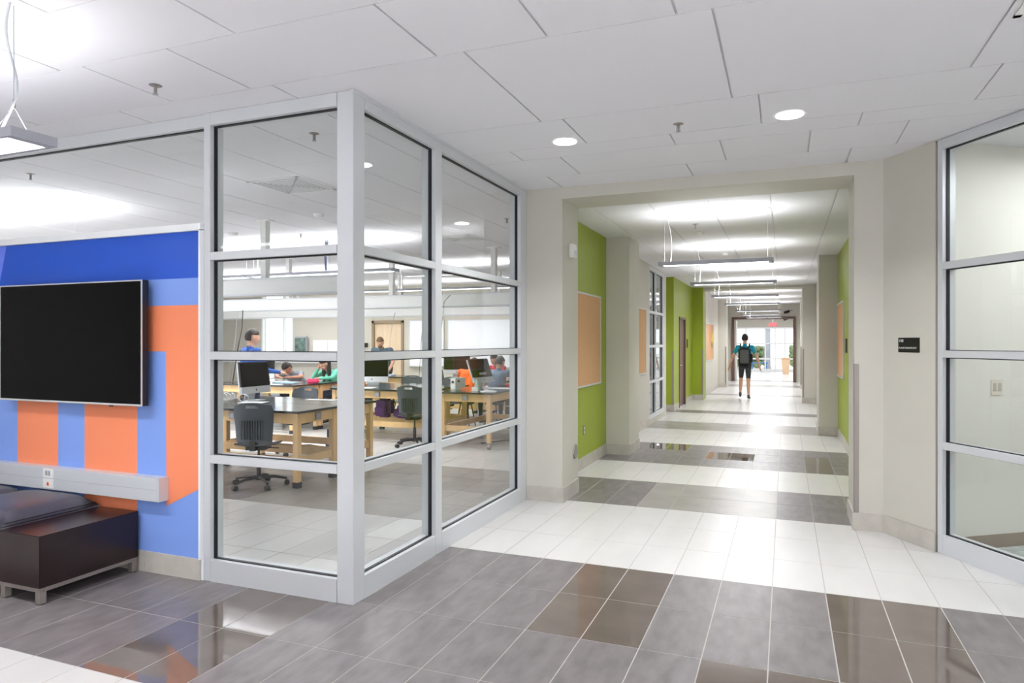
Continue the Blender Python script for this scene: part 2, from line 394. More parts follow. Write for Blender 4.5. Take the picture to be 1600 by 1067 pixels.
# glass panes in window 2: soffit trim strip above the head
struct(obj('trim_2', MB().box(-2.375, -2.358, 3.39, 6.32, CH - .02, CH - .001), M_ALU))

# ================================================================= MURAL, SCREEN, RACEWAY, BENCH
A_ = lambda *p: list(p)
MBL, MLB, MOR, MTL = [mat(n, c, .3, noise=0) for n, c in (('mural_royal_blue', (30, 86, 200)), ('mural_sky_blue', (128, 160, 232)), ('mural_orange', (244, 142, 102)), ('mural_periwinkle', (104, 130, 240)))]
mu = MB(); YM = 3.3975
def mp(pts, mi, lift=0): mu.add([(x, YM - lift, z) for x, z in pts] + [(x, 3.3995, z) for x, z in pts], [tuple(range(len(pts)))] + [(i, len(pts) + i, len(pts) + (i + 1) % len(pts), (i + 1) % len(pts)) for i in range(len(pts))], mi)
XR = -3.547; XL = -8.9
mp([(XL, .138), (XR, .138), (XR, 2.284), (XL, 2.284)], 1)                       # sky blue ground
mp([(-5.486, 2.2835), (-5.565, 2.0), (-5.6, 1.978), (XR, 1.978), (XR, 2.2835)], 0, .0006)  # royal band
mp([(XL, 1.9), (-5.565, 1.9), (-5.565, 2.0), (-5.486, 2.2835), (XL, 2.2835)], 3, .0005)
mp([(XR, 1.8), (-6.3, 1.8), (-6.3, 1.493), (-3.853, 1.493), (-3.85, .458), (XR, .6)], 2, .0007)
mp([(-4.12, 1.3), (-4.635, 1.3), (-4.635, .3), (-4.12, .3)], 2, .0007)
mp([(-4.912, 1.3), (-5.359, 1.3), (-5.359, .62), (-4.912, .5)], 2, .0007)
mp([(-5.9, 1.3), (-6.5, 1.3), (-6.5, .5), (-5.9, .5)], 2, .0007)
mural = tag(obj('mural', mu, [MBL, MLB, MOR, MTL]), 'glossy blue and orange striped wall graphic behind the television', 'mural')

tv = thing('television', 'large black flat television with a thin silver edge on the mural wall', 'television', (-4.68, 3.3, 1.13))
tx0, tx1 = -.722, .722
obj('screen', B(tx0 + .008, tx1 - .008, -.001, .004, .012, .832), M_SCREEN, tv)
obj('bezel', MB().box(tx0, tx1, -.003, .004, 0, .012).box(tx0, tx1, -.003, .004, .832, .84).box(tx0, tx0 + .008, -.003, .004, .012, .832).box(tx1 - .008, tx1, -.003, .004, .012, .832), M_SILVER, tv)
obj('back_housing', B(tx0, tx1, .004, .05, 0, .84), M_BLACK, tv)
obj('wall_bracket', B(-.25, .25, .05, .096, .25, .6), M_BLACK, tv)
obj('infrared_bump', MB().lathe([(.012, 0), (.012, .012)], (.42, .012, -.012), 10), M_BLACK, tv)

rw = thing('cable_raceway', 'long pale grey metal cable raceway below the television', 'raceway', (-4.9, 3.4, .5))
obj('channel', B(-1.5, 1.052, -.08, -.001, 0, .157), M_RACE, rw, bevel=.002)
obj('end_cap', B(1.052, 1.07, -.08, -.001, 0, .157), M_RACE, rw)
obj('cover_seam', B(-1.5, 1.052, -.0815, -.08, .077, .0785), M_DGREY, rw)
# plates at u~84: upper double outlet and lower orange marked jack plate
ux = -4.9 + .0
obj('outlet_plate', MB().box(-.24, -.135, -.084, -.08, .085, .15), M_WHITE, rw, (.185, 0, 0))
of = obj('outlet_socket', MB().box(-.215, -.192, -.0855, -.084, .1, .135).box(-.185, -.162, -.0855, -.084, .1, .135), M_DGREY, rw, (.185, 0, 0))
jp = obj('data_plate', MB().box(-.24, -.135, -.084, -.08, .012, .078), M_WHITE, rw, (.185, 0, 0))
obj('orange_jack', MB().prism_y([(-.2, .03), (-.176, .03), (-.183, .055), (-.193, .055)], -.0865, -.084), mat('orange_plastic', (232, 84, 40), .5), rw, (.185, 0, 0), label='orange data jack')

bench = thing('bench', 'low dark wood bench with charcoal cushions on grey metal legs below the raceway', 'bench', (-5.6, 3.05, 0))
bx0, bx1, by0, by1 = -1.6, 1.52, -.34, .325
obj('wooden_box', B(bx0, bx1, by0, by1, .1, .41), M_WENGE, bench, bevel=.003)
obj('frame', MB().box(bx0 + .01, bx1 - .01, by0 + .006, by0 + .04, .075, .1).box(bx0 + .01, bx1 - .01, by1 - .04, by1 - .006, .075, .1).box(bx1 - .045, bx1 - .006, by0 + .04, by1 - .04, .075, .1).box(bx0 + .006, bx0 + .045, by0 + .04, by1 - .04, .075, .1), M_STEEL, bench)
for x in (bx1 - .045, bx1 - .36, -.3, bx0 + .006):
    for y in (by0 + .006, by1 - .045):
        lg = obj('leg', B(x, x + .039, y, y + .039, .006, .0755), M_STEEL, bench)
        obj('foot_pad', MB().lathe([(.014, 0), (.014, .006)], (x + .02, y + .02, 0), 10), M_BLACK, lg)
def cushion(x0, x1):
    mb = MB(); n = 14; k = 10; zz = .411; vs = []; fs = []
    for i in range(n + 1):
        for j in range(k + 1):
            a = i / n * 2 - 1; b = j / k * 2 - 1
            h = .085 * (1 - abs(a) ** 5) ** .45 * (1 - abs(b) ** 6) ** .45 + .012
            vs.append((x0 + (x1 - x0) * i / n, by0 + .01 + (by1 - by0 - .02) * j / k, zz + h))
    top = len(vs)
    vs += [(v[0], v[1], zz) for v in vs[:top]]
    for i in range(n):
        for j in range(k):
            q = i * (k + 1) + j; fs += [(q, q + k + 1, q + k + 2, q + 1), (top + q, top + q + 1, top + q + k + 2, top + q + k + 1)]
    for i in range(n):
        for q in (i * (k + 1), i * (k + 1) + k): fs.append((q, q + k + 1, top + q + k + 1, top + q))
    for j in range(k):
        for q in (j, n * (k + 1) + j): fs.append((q, q + 1, top + q + 1, top + q))
    c = obj('cushion', mb.add(vs, fs), M_LEATHER, bench, smooth='all')
    obj('seam', MB().tube([(x1 - .005, by0 + .03, zz + .03), (x1 - .005, by1 - .03, zz + .03)], .003, 5), M_BLACK, c)
cushion(.45, 1.15); cushion(-.25, .445); cushion(-.95, -.255); cushion(-1.58, -.955)

# ================================================================= WALL FITTINGS
def corkboard(label, loc, rz, wd, ht):
    t = thing('corkboard', label, 'notice board', loc, rz, None)       # local x along the wall, -y into the room
    obj('cork_panel', B(.02, wd - .02, -.014, -.002, .02, ht - .02), M_CORK, t)
    obj('frame', MB().box(0, wd, -.022, -.001, 0, .022).box(0, wd, -.022, -.001, ht - .022, ht).box(0, .022, -.022, -.001, .022, ht - .022).box(wd - .022, wd, -.022, -.001, .022, ht - .022), M_SILVER, t)
    return t
corkboard('tall cork notice board on the dark green wall just past the portal', (-2.31, 7.75, 1.0), PI / 2, 1.2, 1.16)
corkboard('cork notice board on the beige wall beside the corridor window', (-2.35, 11.15, .98), PI / 2, 1.21, 1.17)
ck = corkboard('far cork notice board with a yellow cutout beyond the lime green walls', (-2.13, 20.3, .98), PI / 2, 2.2, 1.12)
obj('yellow_cutout', MB().prism_y([(1.5, .62), (1.9, .5), (2.1, .7), (2.05, .95), (1.85, .85), (1.65, .8)], -.02, -.014), mat('yellow_card', (230, 190, 40), .6), ck, label='yellow paper cutout')
obj('green_cutout', MB().prism_y([(1.6, .42), (1.8, .38), (1.85, .6), (1.62, .62)], -.019, -.0145), mat('dark_green_card', (60, 80, 40), .6), ck, label='dark green paper cutout')
corkboard('cork notice board on the right green wall', (.81, 12.44, 1.0), -PI / 2, 1.26, 1.17)

def guard(label, loc, rz, h=1.23, w=.036):
    g = tag(obj('corner_guard', MB().box(-.002, w, -.003, 0, 0, h).box(-.003, 0, -.003, w, 0, h), M_STEEL, loc=loc, rz=rz), label, 'corner guard')
    return g
guard('brushed steel corner guard on the nearest right portal corner', (.53, 6.32, .146), 0)
guard('steel corner guard on the far right pier before the end doorway', (.405, 18.8, .146), 0)
guard('steel corner guard at the edge of the first lime green wall', (-2.35, 15.5, .146), 0, 1.2, .042)
guard('steel corner guard at the edge of the second lime green pier', (-2.075, 18.8, .146), 0, 1.2, .042)
guard('thin steel corner guard farthest down the right side of the hall', (.46, 24.3, .146), 0, 1.25, .04)
guard('thin steel corner guard farthest down the left side of the hall', (-1.9, 24.3, .146), 0, 1.25, .04)

st = thing('strobe_alarm', 'white emergency strobe on the portal reveal beside the green wall', 'alarm', (-2.0, 6.6, 2.4), PI / 2)
obj('housing', B(-.06, .06, -.045, -.001, 0, .135), M_WHITE, st, bevel=.006)
obj('lens', MB().ell((0, -.048, .045), (.03, .018, .025)), mat('clear_lens', (215, 220, 222), .1), st, smooth='all')
sp = thing('speaker_grille', 'grey round speaker plate low on the portal reveal', 'speaker', (-2.0, 6.74, .36), PI / 2)
g_ = MB().lathe([(.075, 0), (.07, .012)], (0, 0, 0), 24); o = obj('plate', g_, M_STEEL, sp, (0, -.001, .075)); o.rotation_euler = (PI / 2, 0, 0)
g_ = MB()
for k in range(-3, 4): g_.box(-.05, .05, k * .014 - .003, k * .014 + .003, .012, .0145)
o = obj('grille_slots', g_, M_DGREY, sp, (0, -.001, .075)); o.rotation_euler = (PI / 2, 0, 0)

def outlet(label, loc, rz, h=.115, wd=.075, m=None):
    t = thing('wall_outlet', label, 'outlet', loc, rz)
    obj('plate', B(-wd / 2, wd / 2, -.006, -.001, 0, h), m or M_STEEL, t, bevel=.001)
    for z in (h * .28, h * .7): obj('socket', MB().box(-.014, .014, -.0085, -.006, z - .014, z + .014), M_WHITE, t)
    return t
outlet('steel outlet plate low on the left green wall', (-2.31, 8.17, .41), PI / 2)
sd = math.atan2(.586, .81)
ot = thing('wall_outlet', 'square beige outlet plate on the cream wall behind the right glazing', 'outlet', (1.13 + .81 * .44, 5.92 + .586 * .44, 1.155), sd)
obj('plate', B(-.055, .055, -.006, -.001, 0, .115), mat('ivory_plastic', (222, 214, 200), .4), ot, bevel=.001)
for x in (-.024, .024): obj('socket', MB().box(x - .014, x + .014, -.0085, -.006, .03, .09), mat('grey_beige', (186, 180, 168), .5), ot)
outlet('small outlet low on the first lime green wall', (-2.56, 15.5, .03), 0, .11, .08, M_WHITE)
outlet('small white outlet low on the right pier side', (.52, 12.8, .2), -PI / 2, .11, .08, M_WHITE)

def text(body, size, loc, rot, m, parent, name='lettering', ext=.0006, al='LEFT'):
    cu = bpy.data.curves.new(name, 'FONT'); cu.body = body; cu.size = size; cu.extrude = ext; cu.align_x = al
    t = bpy.data.objects.new(name, cu); COL.objects.link(t); dg = bpy.context.evaluated_depsgraph_get()
    me = bpy.data.meshes.new_from_object(t.evaluated_get(dg)); COL.objects.unlink(t); bpy.data.objects.remove(t)
    me.materials.clear(); me.materials.append(m)
    o = bpy.data.objects.new(name, me); COL.objects.link(o); o.location = loc; o.rotation_euler = rot; o.parent = parent
    return o
aw = math.atan2(-.449, .29)
q = Vector((1.045, 5.87, 0)) - DV * .374 * .98; 
sg = thing('room_sign', 'black room sign with white lettering on the angled beige wall', 'sign', (q.x - .006, q.y + .012, 1.475), aw)
obj('panel', B(0, .215, -.012, .004, 0, .115), mat('black_sign', (16, 13, 12), .4), sg, bevel=.001)
text('108', .032, (.008, -.0122, .08), (PI / 2, 0, 0), M_WHITE, sg)
text('PLANETARIUM EXIT', .0205, (.008, -.0122, .028), (PI / 2, 0, 0), M_WHITE, sg)
sg2 = thing('room_sign', 'small dark room sign beside the brown door in the green wall', 'sign', (-2.31, 17.62, 1.4), PI / 2)
obj('panel', B(0, .22, -.012, -.001, 0, .22), mat('black_sign', (16, 13, 12), .4), sg2)
sg3 = thing('room_sign', 'small dark plate on the right green wall in front of the cork board', 'sign', (.81, 10.95, 1.4), -PI / 2)
obj('panel', B(0, .25, -.012, -.001, 0, .2), mat('black_sign', (16, 13, 12), .4), sg3)

# brown door in the green recess wall
d1 = sempty('door_1', (-2.31, 16.32, 0), PI / 2)
obj('door_frame', MB().box(0, .05, -.015, .12, 0, 2.14).box(1.03, 1.08, -.015, .12, 0, 2.14).box(0, 1.08, -.015, .12, 2.09, 2.14), M_BROWN, d1)
lf = obj('door_leaf', B(.05, 1.03, .03, .075, .01, 2.09), M_BROWN, d1)
obj('lever_handle', MB().tube([(.13, .03, 1.0), (.13, -.03, 1.0), (.25, -.03, 1.0)], .011, 8), M_SILVER, lf, label='chrome handle')

# ================================================================= LIGHT FIXTURES
def pendant(label, x0, x1, yc, z0, ceilz, group, wd=.17, power=None, bridle=False, upr=.36, spr=125):
    t = thing('pendant_light', label, 'light', ((x0 + x1) / 2, yc, z0), 0, group); L = x1 - x0; h = .042
    obj('housing', MB().box(-L / 2 + .05, L / 2 - .05, -wd / 2, -wd / 2 + .018, 0, h).box(-L / 2 + .05, L / 2 - .05, wd / 2 - .018, wd / 2, 0, h).box(-L / 2, -L / 2 + .05, -wd / 2, wd / 2, 0, h).box(L / 2 - .05, L / 2, -wd / 2, wd / 2, 0, h).box(-L / 2 + .05, L / 2 - .05, -wd / 2 + .018, wd / 2 - .018, .02, .03), M_DGREY, t)
    obj('diffuser', B(-L / 2 + .055, L / 2 - .055, -wd / 2 + .02, wd / 2 - .02, .004, .018), emis('lit_diffuser', (1, 1, 1), 6), t)
    obj('upper_lens', B(-L / 2 + .055, L / 2 - .055, -wd / 2 + .02, wd / 2 - .02, .031, .036), emis('lit_lens', (1, 1, 1), 3), t)
    for s in ((-1,) if bridle else (-1, 1)):
        x = s * (L / 2 - .06)
        cb = obj('suspension_cable', MB().tube([(x, 0, h), (x, 0, ceilz - z0)], .0016, 5), M_WHITE, t)
        obj('canopy', MB().lathe([(.03, -.012), (.03, -.001)], (x, 0, ceilz - z0), 14), M_WHITE, cb)
    x = -L / 2 + .06; H = ceilz - z0
    if bridle:
        x = L / 2 - .14; k_ = h + .13
        obj('bridle_wire', MB().tube([(x, 0, H), (x, 0, k_)], .0022, 5).tube([(x, 0, k_), (x, -.08, h)], .0022, 5).tube([(x, 0, k_), (x, .08, h)], .0022, 5), M_DGREY, t)
        obj('cable_gripper', MB().lathe([(.005, k_ - .01), (.007, k_), (.005, k_ + .03)], (x, 0, 0), 8), M_STEEL, t)
        obj('power_cord', MB().tube([(x + .02 * math.sin(q * .5) - .03 * (q < 4) * (4 - q) * .4, -.01 - .02 * math.cos(q * .5), h + (H - h) * q / 14) for q in range(15)], .006, 6), M_RACE, t, smooth='all')
    else: obj('power_cord', MB().tube([(x + .02 + .03 * math.sin(k / 11 * PI * 1.0) + .05 * (1 - k / 11), 0, h + (H - h) * k / 11) for k in range(12)], .004, 6), M_WHITE, t)
    p = PEND if power is None else power
    k = L / 1.25
    area('uplight', (0, 0, .05), L - .15, wd * .7, p * upr * k, True, t)
    area('downlight', (0, 0, -.004), L - .15, wd * .7, p * (1 - upr) * k, False, t).data.spread = math.radians(spr)
    return t
for n, y in enumerate([7.87, 10.7, 13.85, 16.85, 20.6, 23.6, 26.6]):
    nm = ['nearest', 'second nearest', 'third nearest', 'fourth', 'fifth', 'sixth', 'farthest'][n]
    pendant('slim grey pendant light across the corridor ceiling, %s of the row' % nm, -1.335, -.115, y, 2.415, CC, 'pendant lights along the corridor', power=PEND * (.8 if n == 0 else 1 if n == 1 else 1.5), spr=125 if n < 2 else 170)
pendant('wide grey pendant light hanging in front of the mural at the upper left', -5.6, -3.04, 2.0, 2.432, CH, None, .2, 10, True)
for n, (x, y) in enumerate([(-4.4, -2.2), (1.0, -2.2)]):
    pendant('unseen grey pendant added as lobby fill light behind the camera, %s one' % ('western', 'eastern')[n], x - 1.25, x + 1.25, y, 2.45, CH, None, .2, 70)  # unseen fixtures, added to brighten the lobby from behind the camera
# classroom pendants: two rows between the service carriers
for n, (x1, y, p) in enumerate([(-5.1, 8.35, 26), (-4.55, 11.7, 18), (-6.0, 14.9, 10), (-6.2, 5.0, 26)]):
    if n == 3: x1 = -6.9; p = 44
    for m_ in range(3 if n < 3 else 2):
        b = x1 - m_ * 2.62; a = b - 2.6
        row = ['in front of the second service carrier', 'between the second and third service carriers', 'near the back whiteboards', 'above the first lab tables'][n]
        col = ['rightmost', 'middle', 'leftmost'][m_]
        pendant('classroom pendant light %s, %s of its row' % (row, col), a, b, y, 2.55, CH, 'pendant lights in the classroom', .2, p, upr=.35 if n == 3 else .5, spr=150)

def can(label, x, y, z=CH, lit=True, r=.09, power=None):
    t = thing('recessed_downlight', label, 'light', (x, y, z))
    obj('trim_ring', MB().lathe([(r + .014, -.004), (r + .014, -.001)], (0, 0, 0), 32).lathe([(r, -.005), (r, -.004)], (0, 0, 0), 32), M_WHITE, t)
    obj('lens', MB().lathe([(r - .006, -.009), (r - .004, -.0052)], (0, 0, 0), 32), emis('lit_can', (1, 1, 1), 8), t)
    l = area('downlight', (0, 0, -.012), r * 1.7, r * 1.7, DOWN if power is None else power, False, t); l.data.shape = 'DISK'
    return t
can('round recessed downlight in the lobby ceiling above the portal left side', -1.521, 4.872)
can('round recessed downlight in the lobby ceiling above the portal right side', .027, 4.842)
can('recessed downlight over the classroom beside the square vent', -3.777, 7.762, power=8)
for x, y in ((-1.5, 1.2), (1.2, 1.2), (2.4, 2.2)):
    can('recessed downlight in the lobby ceiling out of view near %s' % ('the left' if x < 0 else 'the right' if x < 2 else 'the east wall'), x, y)
def sprinkler(label, x, y, z=CH):
    t = thing('sprinkler_head', label, 'sprinkler', (x, y, z))
    obj('escutcheon', MB().lathe([(.028, -.004), (.036, -.001)], (0, 0, 0), 20), M_STEEL, t)
    obj('sprinkler_body', MB().lathe([(.004, -.05), (.006, -.03), (.008, -.006)], (0, 0, 0), 10).box(-.011, -.008, -.002, .002, -.05, -.006).box(.008, .011, -.002, .002, -.05, -.006), M_STEEL, t)
    obj('deflector', MB().lathe([(.016, -.054), (.016, -.051)], (0, 0, 0), 14), M_DGREY, t)
for lb, x, y, z in (('chrome sprinkler in the lobby ceiling left of the glass corner', -3.404, 2.928, CH), ('chrome sprinkler in the lobby ceiling between the two downlights', -.68, 4.773, CH),
                 ('sprinkler just behind the left pane of the corner glazing', -3.134, 4.026, CH), ('sprinkler behind the right pane of the corner glazing', -3.135, 7.681, CH),
                 ('sprinkler above the television seen through the high glass', -6.227, 4.059, CH), ('farther sprinkler above the television through the high glass', -7.792, 5.094, CH),
                 ('sprinkler deep in the classroom above the lab tables', -6.235, 7.719, CH), ('sprinkler in the corridor ceiling before the first pendant', -1.024, 8.622, CC)):
    sprinkler(lb, x, y, z)
def smoke(label, x, y, z):
    t = thing('smoke_detector', label, 'smoke detector', (x, y, z))
    obj('base', MB().lathe([(.06, -.012), (.062, -.001)], (0, 0, 0), 24), M_WHITE, t); obj('cap', MB().lathe([(.03, -.045), (.05, -.035), (.055, -.012)], (0, 0, 0), 24), M_WHITE, t, smooth=True)
smoke('round white smoke detector on the corridor ceiling', -1.048, 9.297, CC)
smoke('white smoke detector on the classroom ceiling left of the carrier post', -7.016, 7.287, CH)
smoke('white speaker dome on the classroom ceiling right of the carrier post', -5.069, 6.594, CH)
smoke('round white detector on the corridor ceiling past the first pendant', -.9, 11.6, CC)
def vent(label, x0, x1, y0, y1, z, n=7):
    t = thing('ceiling_vent', label, 'vent', ((x0 + x1) / 2, (y0 + y1) / 2, z)); a = (x1 - x0) / 2; b = (y1 - y0) / 2
    obj('frame', MB().box(-a, a, -b, -b + .03, -.008, -.001).box(-a, a, b - .03, b, -.008, -.001).box(-a, -a + .03, -b, b, -.008, -.001).box(a - .03, a, -b, b, -.008, -.001), M_WHITE, t)
    obj('shade_backing', B(-a + .03, a - .03, -b + .03, b - .03, -.003, -.001), M_DGREY, t)  # flat grey sheet stands in for the shade between the louvres
    for k in range(n):
        s = 1 - (k + .5) / (n + .5); aa = (a - .035) * s; bb = (b - .035) * s; d = .009
        obj('louvre', MB().box(-aa, aa, -bb, -bb + d, -.007, -.003).box(-aa, aa, bb - d, bb, -.007, -.003).box(-aa, -aa + d, -bb, bb, -.007, -.003).box(aa - d, aa, -bb, bb, -.007, -.003), M_WHITE, t)
vent('square louvred ceiling vent in the classroom near the corner post', -4.66, -4.08, 5.0, 5.58, CH)
vent('square louvred ceiling vent in the classroom beside the recessed downlight', -4.6, -4.08, 8.6, 9.18, CH)
vent('square louvred ceiling vent at the upper right of the lobby ceiling', .97, 1.55, 3.19, 3.77, CH)

# ================================================================= CLASSROOM SERVICE CARRIERS
def carrier(label, x0, x1, yc, posts):
    t = thing('service_carrier', label, 'cable carrier', (0, yc, 0)); z0, z1 = 2.12, 2.33
    obj('channel', MB().prism_y([(x0 + .0, z0), (x1, z0), (x1, z1), (x0 + .12, z1)], -.12, .12), M_WHITE, t)
    obj('edge_rail', MB().box(x0, x1, -.135, -.12, z0, z0 + .02).box(x0 + .12, x1, -.135, -.12, z1 - .015, z1), M_RACE, t)
    for x in posts:
        p = obj('post', B(x - .04, x + .04, -.04, .04, z1, CH - .001), M_WHITE, t)
        obj('ceiling_collar', B(x - .1, x + .1, -.06, .06, CH - .012, CH - .0005), M_WHITE, p)
    return t
carrier('nearest white overhead service carrier over the first lab tables', -9.5, -4.68, 6.7, [-5.95, -8.5])
carrier('white overhead service carrier crossing the room at the second row of tables', -10.75, -3.4, 9.95, [-4.28, -6.15, -8.3, -10.3])
carrier('farthest white overhead service carrier before the back wall', -13.5, -4.0, 13.3, [-5.6, -8.0, -10.8])
def cord(label, pts, r=.006, m=None): return tag(obj('hanging_cable', MB().tube(pts, r, 6), m or M_BLACK, smooth='all'), label, 'cord')
cord('black cord hanging from the second carrier into the right pane, thicker one', [(-4.98, 9.8, 2.3), (-5.06, 9.75, 2.2), (-5.08, 9.7, 1.8), (-5.1, 9.62, 1.2), (-5.12, 9.6, .84)])
cord('thin dark cord hanging from the second carrier left of the thicker one', [(-5.3, 9.8, 2.22), (-5.42, 9.76, 2.1), (-5.45, 9.7, 1.6), (-5.46, 9.65, 1.0)], .004)
cord('black cord hanging down by the man in the blue shirt', [(-9.22, 9.8, 2.13), (-9.22, 9.78, 1.8), (-9.27, 9.75, 1.5), (-9.36, 9.7, .828)], .008)
cord('thin grey cord left of the black cord by the man in the blue shirt', [(-9.36, 9.82, 2.13), (-9.4, 9.8, 1.6), (-9.47, 9.75, .825)], .004, M_DGREY)
cord('thick dark cable bundle hanging from the classroom ceiling left of the corner post', [(-6.24, 8.3, 3.045), (-6.25, 8.3, 2.85), (-6.235, 8.3, 2.6)], .03, mat('slate_sleeve', (60, 64, 84), .6))
cord('grey cord hanging from the carrier beside the classroom door', [(-8.05, 13.15, 2.2), (-8.1, 13.1, 1.9), (-8.12, 13.0, 1.3), (-8.2, 13.0, .85)], .006, M_DGREY)
# classroom door, boards, window
dc = sempty('door_2', (-10.52, 16, 0), 0)
obj('door_frame', MB().box(0, .07, -.03, .12, 0, 2.13).box(.93, 1.0, -.03, .12, 0, 2.13).box(0, 1.0, -.03, .12, 2.06, 2.13), mat('bronze_frame', (150, 128, 106), .5), dc)
lf = obj('door_leaf', B(.07, .93, .03, .075, .01, 2.06), M_DOORW, dc)
obj('lever_handle', MB().tube([(.84, .03, 1.0), (.84, -.03, 1.0), (.73, -.03, 1.0)], .011, 8), M_SILVER, lf)
def whiteboard(label, x0, x1, z0=.9, z1=2.13, y=16):
    t = thing('whiteboard', label, 'whiteboard', (x0, y, z0)); w_ = x1 - x0; h_ = z1 - z0
    obj('board', B(.02, w_ - .02, -.02, -.002, .02, h_ - .02), mat('gloss_white_board', (244, 247, 250), .15), t)
    obj('frame', MB().box(0, w_, -.03, -.001, 0, .02).box(0, w_, -.03, -.001, h_ - .02, h_).box(0, .02, -.03, -.001, 0, h_).box(w_ - .02, w_, -.03, -.001, 0, h_), M_SILVER, t)
    obj('marker_tray', B(.02, w_ - .02, -.09, -.03, -.005, .012), M_SILVER, t)
whiteboard('narrow whiteboard on the back wall beside the wooden door', -9.35, -8.3)
whiteboard('wide whiteboard on the back wall right of the narrow one', -8.2, -4.4)
w6 = sempty('window_6', (-14.35, 16, .95))
obj('window_frame', MB().box(0, .05, 0, .1, 0, 2).box(1.1, 1.15, 0, .1, 0, 2).box(0, 1.15, 0, .1, 0, .05).box(0, 1.15, 0, .1, 1.95, 2).box(.78, .84, 0, .1, 0, 2), M_WPAINT, w6)
obj('pane', B(.05, .78, .05, .056, .05, 1.95), GLASS, w6); obj('pane', B(.84, 1.1, .05, .056, .05, 1.95), GLASS, w6)
scr = thing('wall_monitor', 'dark rounded wall monitor right of the bright classroom window', 'monitor', (-13.05, 15.95, 1.2))
obj('housing', B(0, .42, -.09, .045, 0, .5), M_DGREY, scr, bevel=.03); obj('picture', B(.03, .39, -.095, -.09, .04, .46), mat('teal_screen', (92, 112, 106), .2, noise=.35, scale=9), scr)
pbx = thing('white_cabinet', 'pale wall cabinet right of the wall monitor', 'cabinet', (-12.3, 15.75, 1.1))
obj('body', B(0, 1.0, 0, .24, 0, .5), M_CREAM, pbx); obj('door', B(.01, .495, -.018, 0, .01, .49), M_WHITE, pbx); obj('door', B(.505, .99, -.018, 0, .01, .49), M_WHITE, pbx)
th = thing('wall_panel', 'small black control panel beside the classroom door', 'control panel', (-10.95, 15.99, 1.4)); obj('box', B(0, .3, -.05, 0, 0, .12), M_BLACK, th); obj('button', B(.02, .07, -.055, -.05, .03, .09), M_WHITE, th)
rc = thing('wall_raceway', 'long grey cable channel low on the classroom back wall', 'raceway', (0, 15.99, 1.0)); obj('channel', B(-16.5, -10.7, -.06, 0, -.06, .06), M_RACE, rc); obj('cover', B(-16.5, -10.7, -.066, -.06, -.045, .045), M_WHITE, rc)

# ================================================================= FURNITURE
def lab_table(label, x0, x1, y0, y1, z=.82, casters=False, group='maple lab tables'):
    t = thing('lab_table', label, 'table', ((x0 + x1) / 2, (y0 + y1) / 2, 0), 0, None); a = (x1 - x0) / 2; b = (y1 - y0) / 2; i = .03; s = .062; base = .1 if casters else 0
    obj('tabletop', B(-a, a, -b, b, z - .025, z), M_EPOXY, t, bevel=.002)
    hA = .115
    obj('apron', MB().box(-a + i + s, a - i - s, -b + i + .008, -b + i + .03, z - .025 - hA, z - .0255).box(-a + i + s, a - i - s, b - i - .03, b - i - .008, z - .025 - hA, z - .0255)
        .box(-a + i + .008, -a + i + .03, -b + i + s, b - i - s, z - .025 - hA, z - .0255).box(a - i - .03, a - i - .008, -b + i + s, b - i - s, z - .025 - hA, z - .0255), M_MAPLE, t)
    for sx in (-1, 1):
        for sy in (-1, 1):
            x = sx * (a - i - s / 2); y = sy * (b - i - s / 2)
            lg = obj('leg', B(x - s / 2, x + s / 2, y - s / 2, y + s / 2, base + (.0 if casters else .06), z - .0255), M_MAPLE, t)
            if casters:
                obj('caster', MB().tube([(x - .02, y, .035), (x + .02, y, .035)], .035, 14).box(x - .028, x + .028, y - .02, y + .02, .05, .1), M_STEEL, lg, label='grey caster wheel')
            else: obj('boot', B(x - s / 2 - .004, x + s / 2 + .004, y - s / 2 - .004, y + s / 2 + .004, 0, .062), M_BLACK, lg, label='black rubber boot')
    zz = .24
    for sy in (-1, 1): obj('stretcher', B(-a + i + s, a - i - s, sy * (b - i - s / 2) - .013, sy * (b - i - s / 2) + .013, zz, zz + .085), M_MAPLE, t)
    for sx in (-1, 1): obj('stretcher', B(sx * (a - i - s / 2) - .013, sx * (a - i - s / 2) + .013, -b + i + s, b - i - s, zz, zz + .085), M_MAPLE, t)
    ob = obj('outlet_box', MB().box(a - i - .01, a - i + .012, -.045, .045, z - .12, z - .04).box(-.045, .045, -b + i - .012, -b + i + .01, z - .12, z - .04), M_STEEL, t)
    obj('outlet_face', MB().box(a - i + .012, a - i + .014, -.025, .025, z - .105, z - .055).box(-.025, .025, -b + i - .014, -b + i - .012, z - .105, z - .055), M_DGREY, ob)
    return t
lab_table('maple lab table with black top nearest the glass corner', -6.6, -4.77, 5.86, 6.6)
lab_table('maple lab table pushed against the back of the nearest one', -6.6, -4.77, 6.61, 7.35)
lab_table('maple lab table right of the big desk chair, in the middle row', -6.75, -5.0, 9.05, 9.8)
lab_table('maple lab table behind the middle row one, back to back', -6.75, -5.0, 9.81, 10.55)
lab_table('maple lab table on casters in the right panes', -4.76, -3.9, 8.97, 10.8, casters=True)
lab_table('maple lab table where the students write, near side', -9.5, -7.66, 9.28, 10.02)
lab_table('maple lab table where the students write, far side', -9.5, -7.66, 10.03, 10.77)
lab_table('far maple lab table in front of the bearded man', -8.95, -7.05, 12.4, 13.15)
lab_table('far maple lab table at the right where the navy shirt student sits', -6.3, -4.35, 12.05, 12.8)
lab_table('maple lab table in the back row right of the bearded man', -6.3, -4.35, 12.81, 13.55)

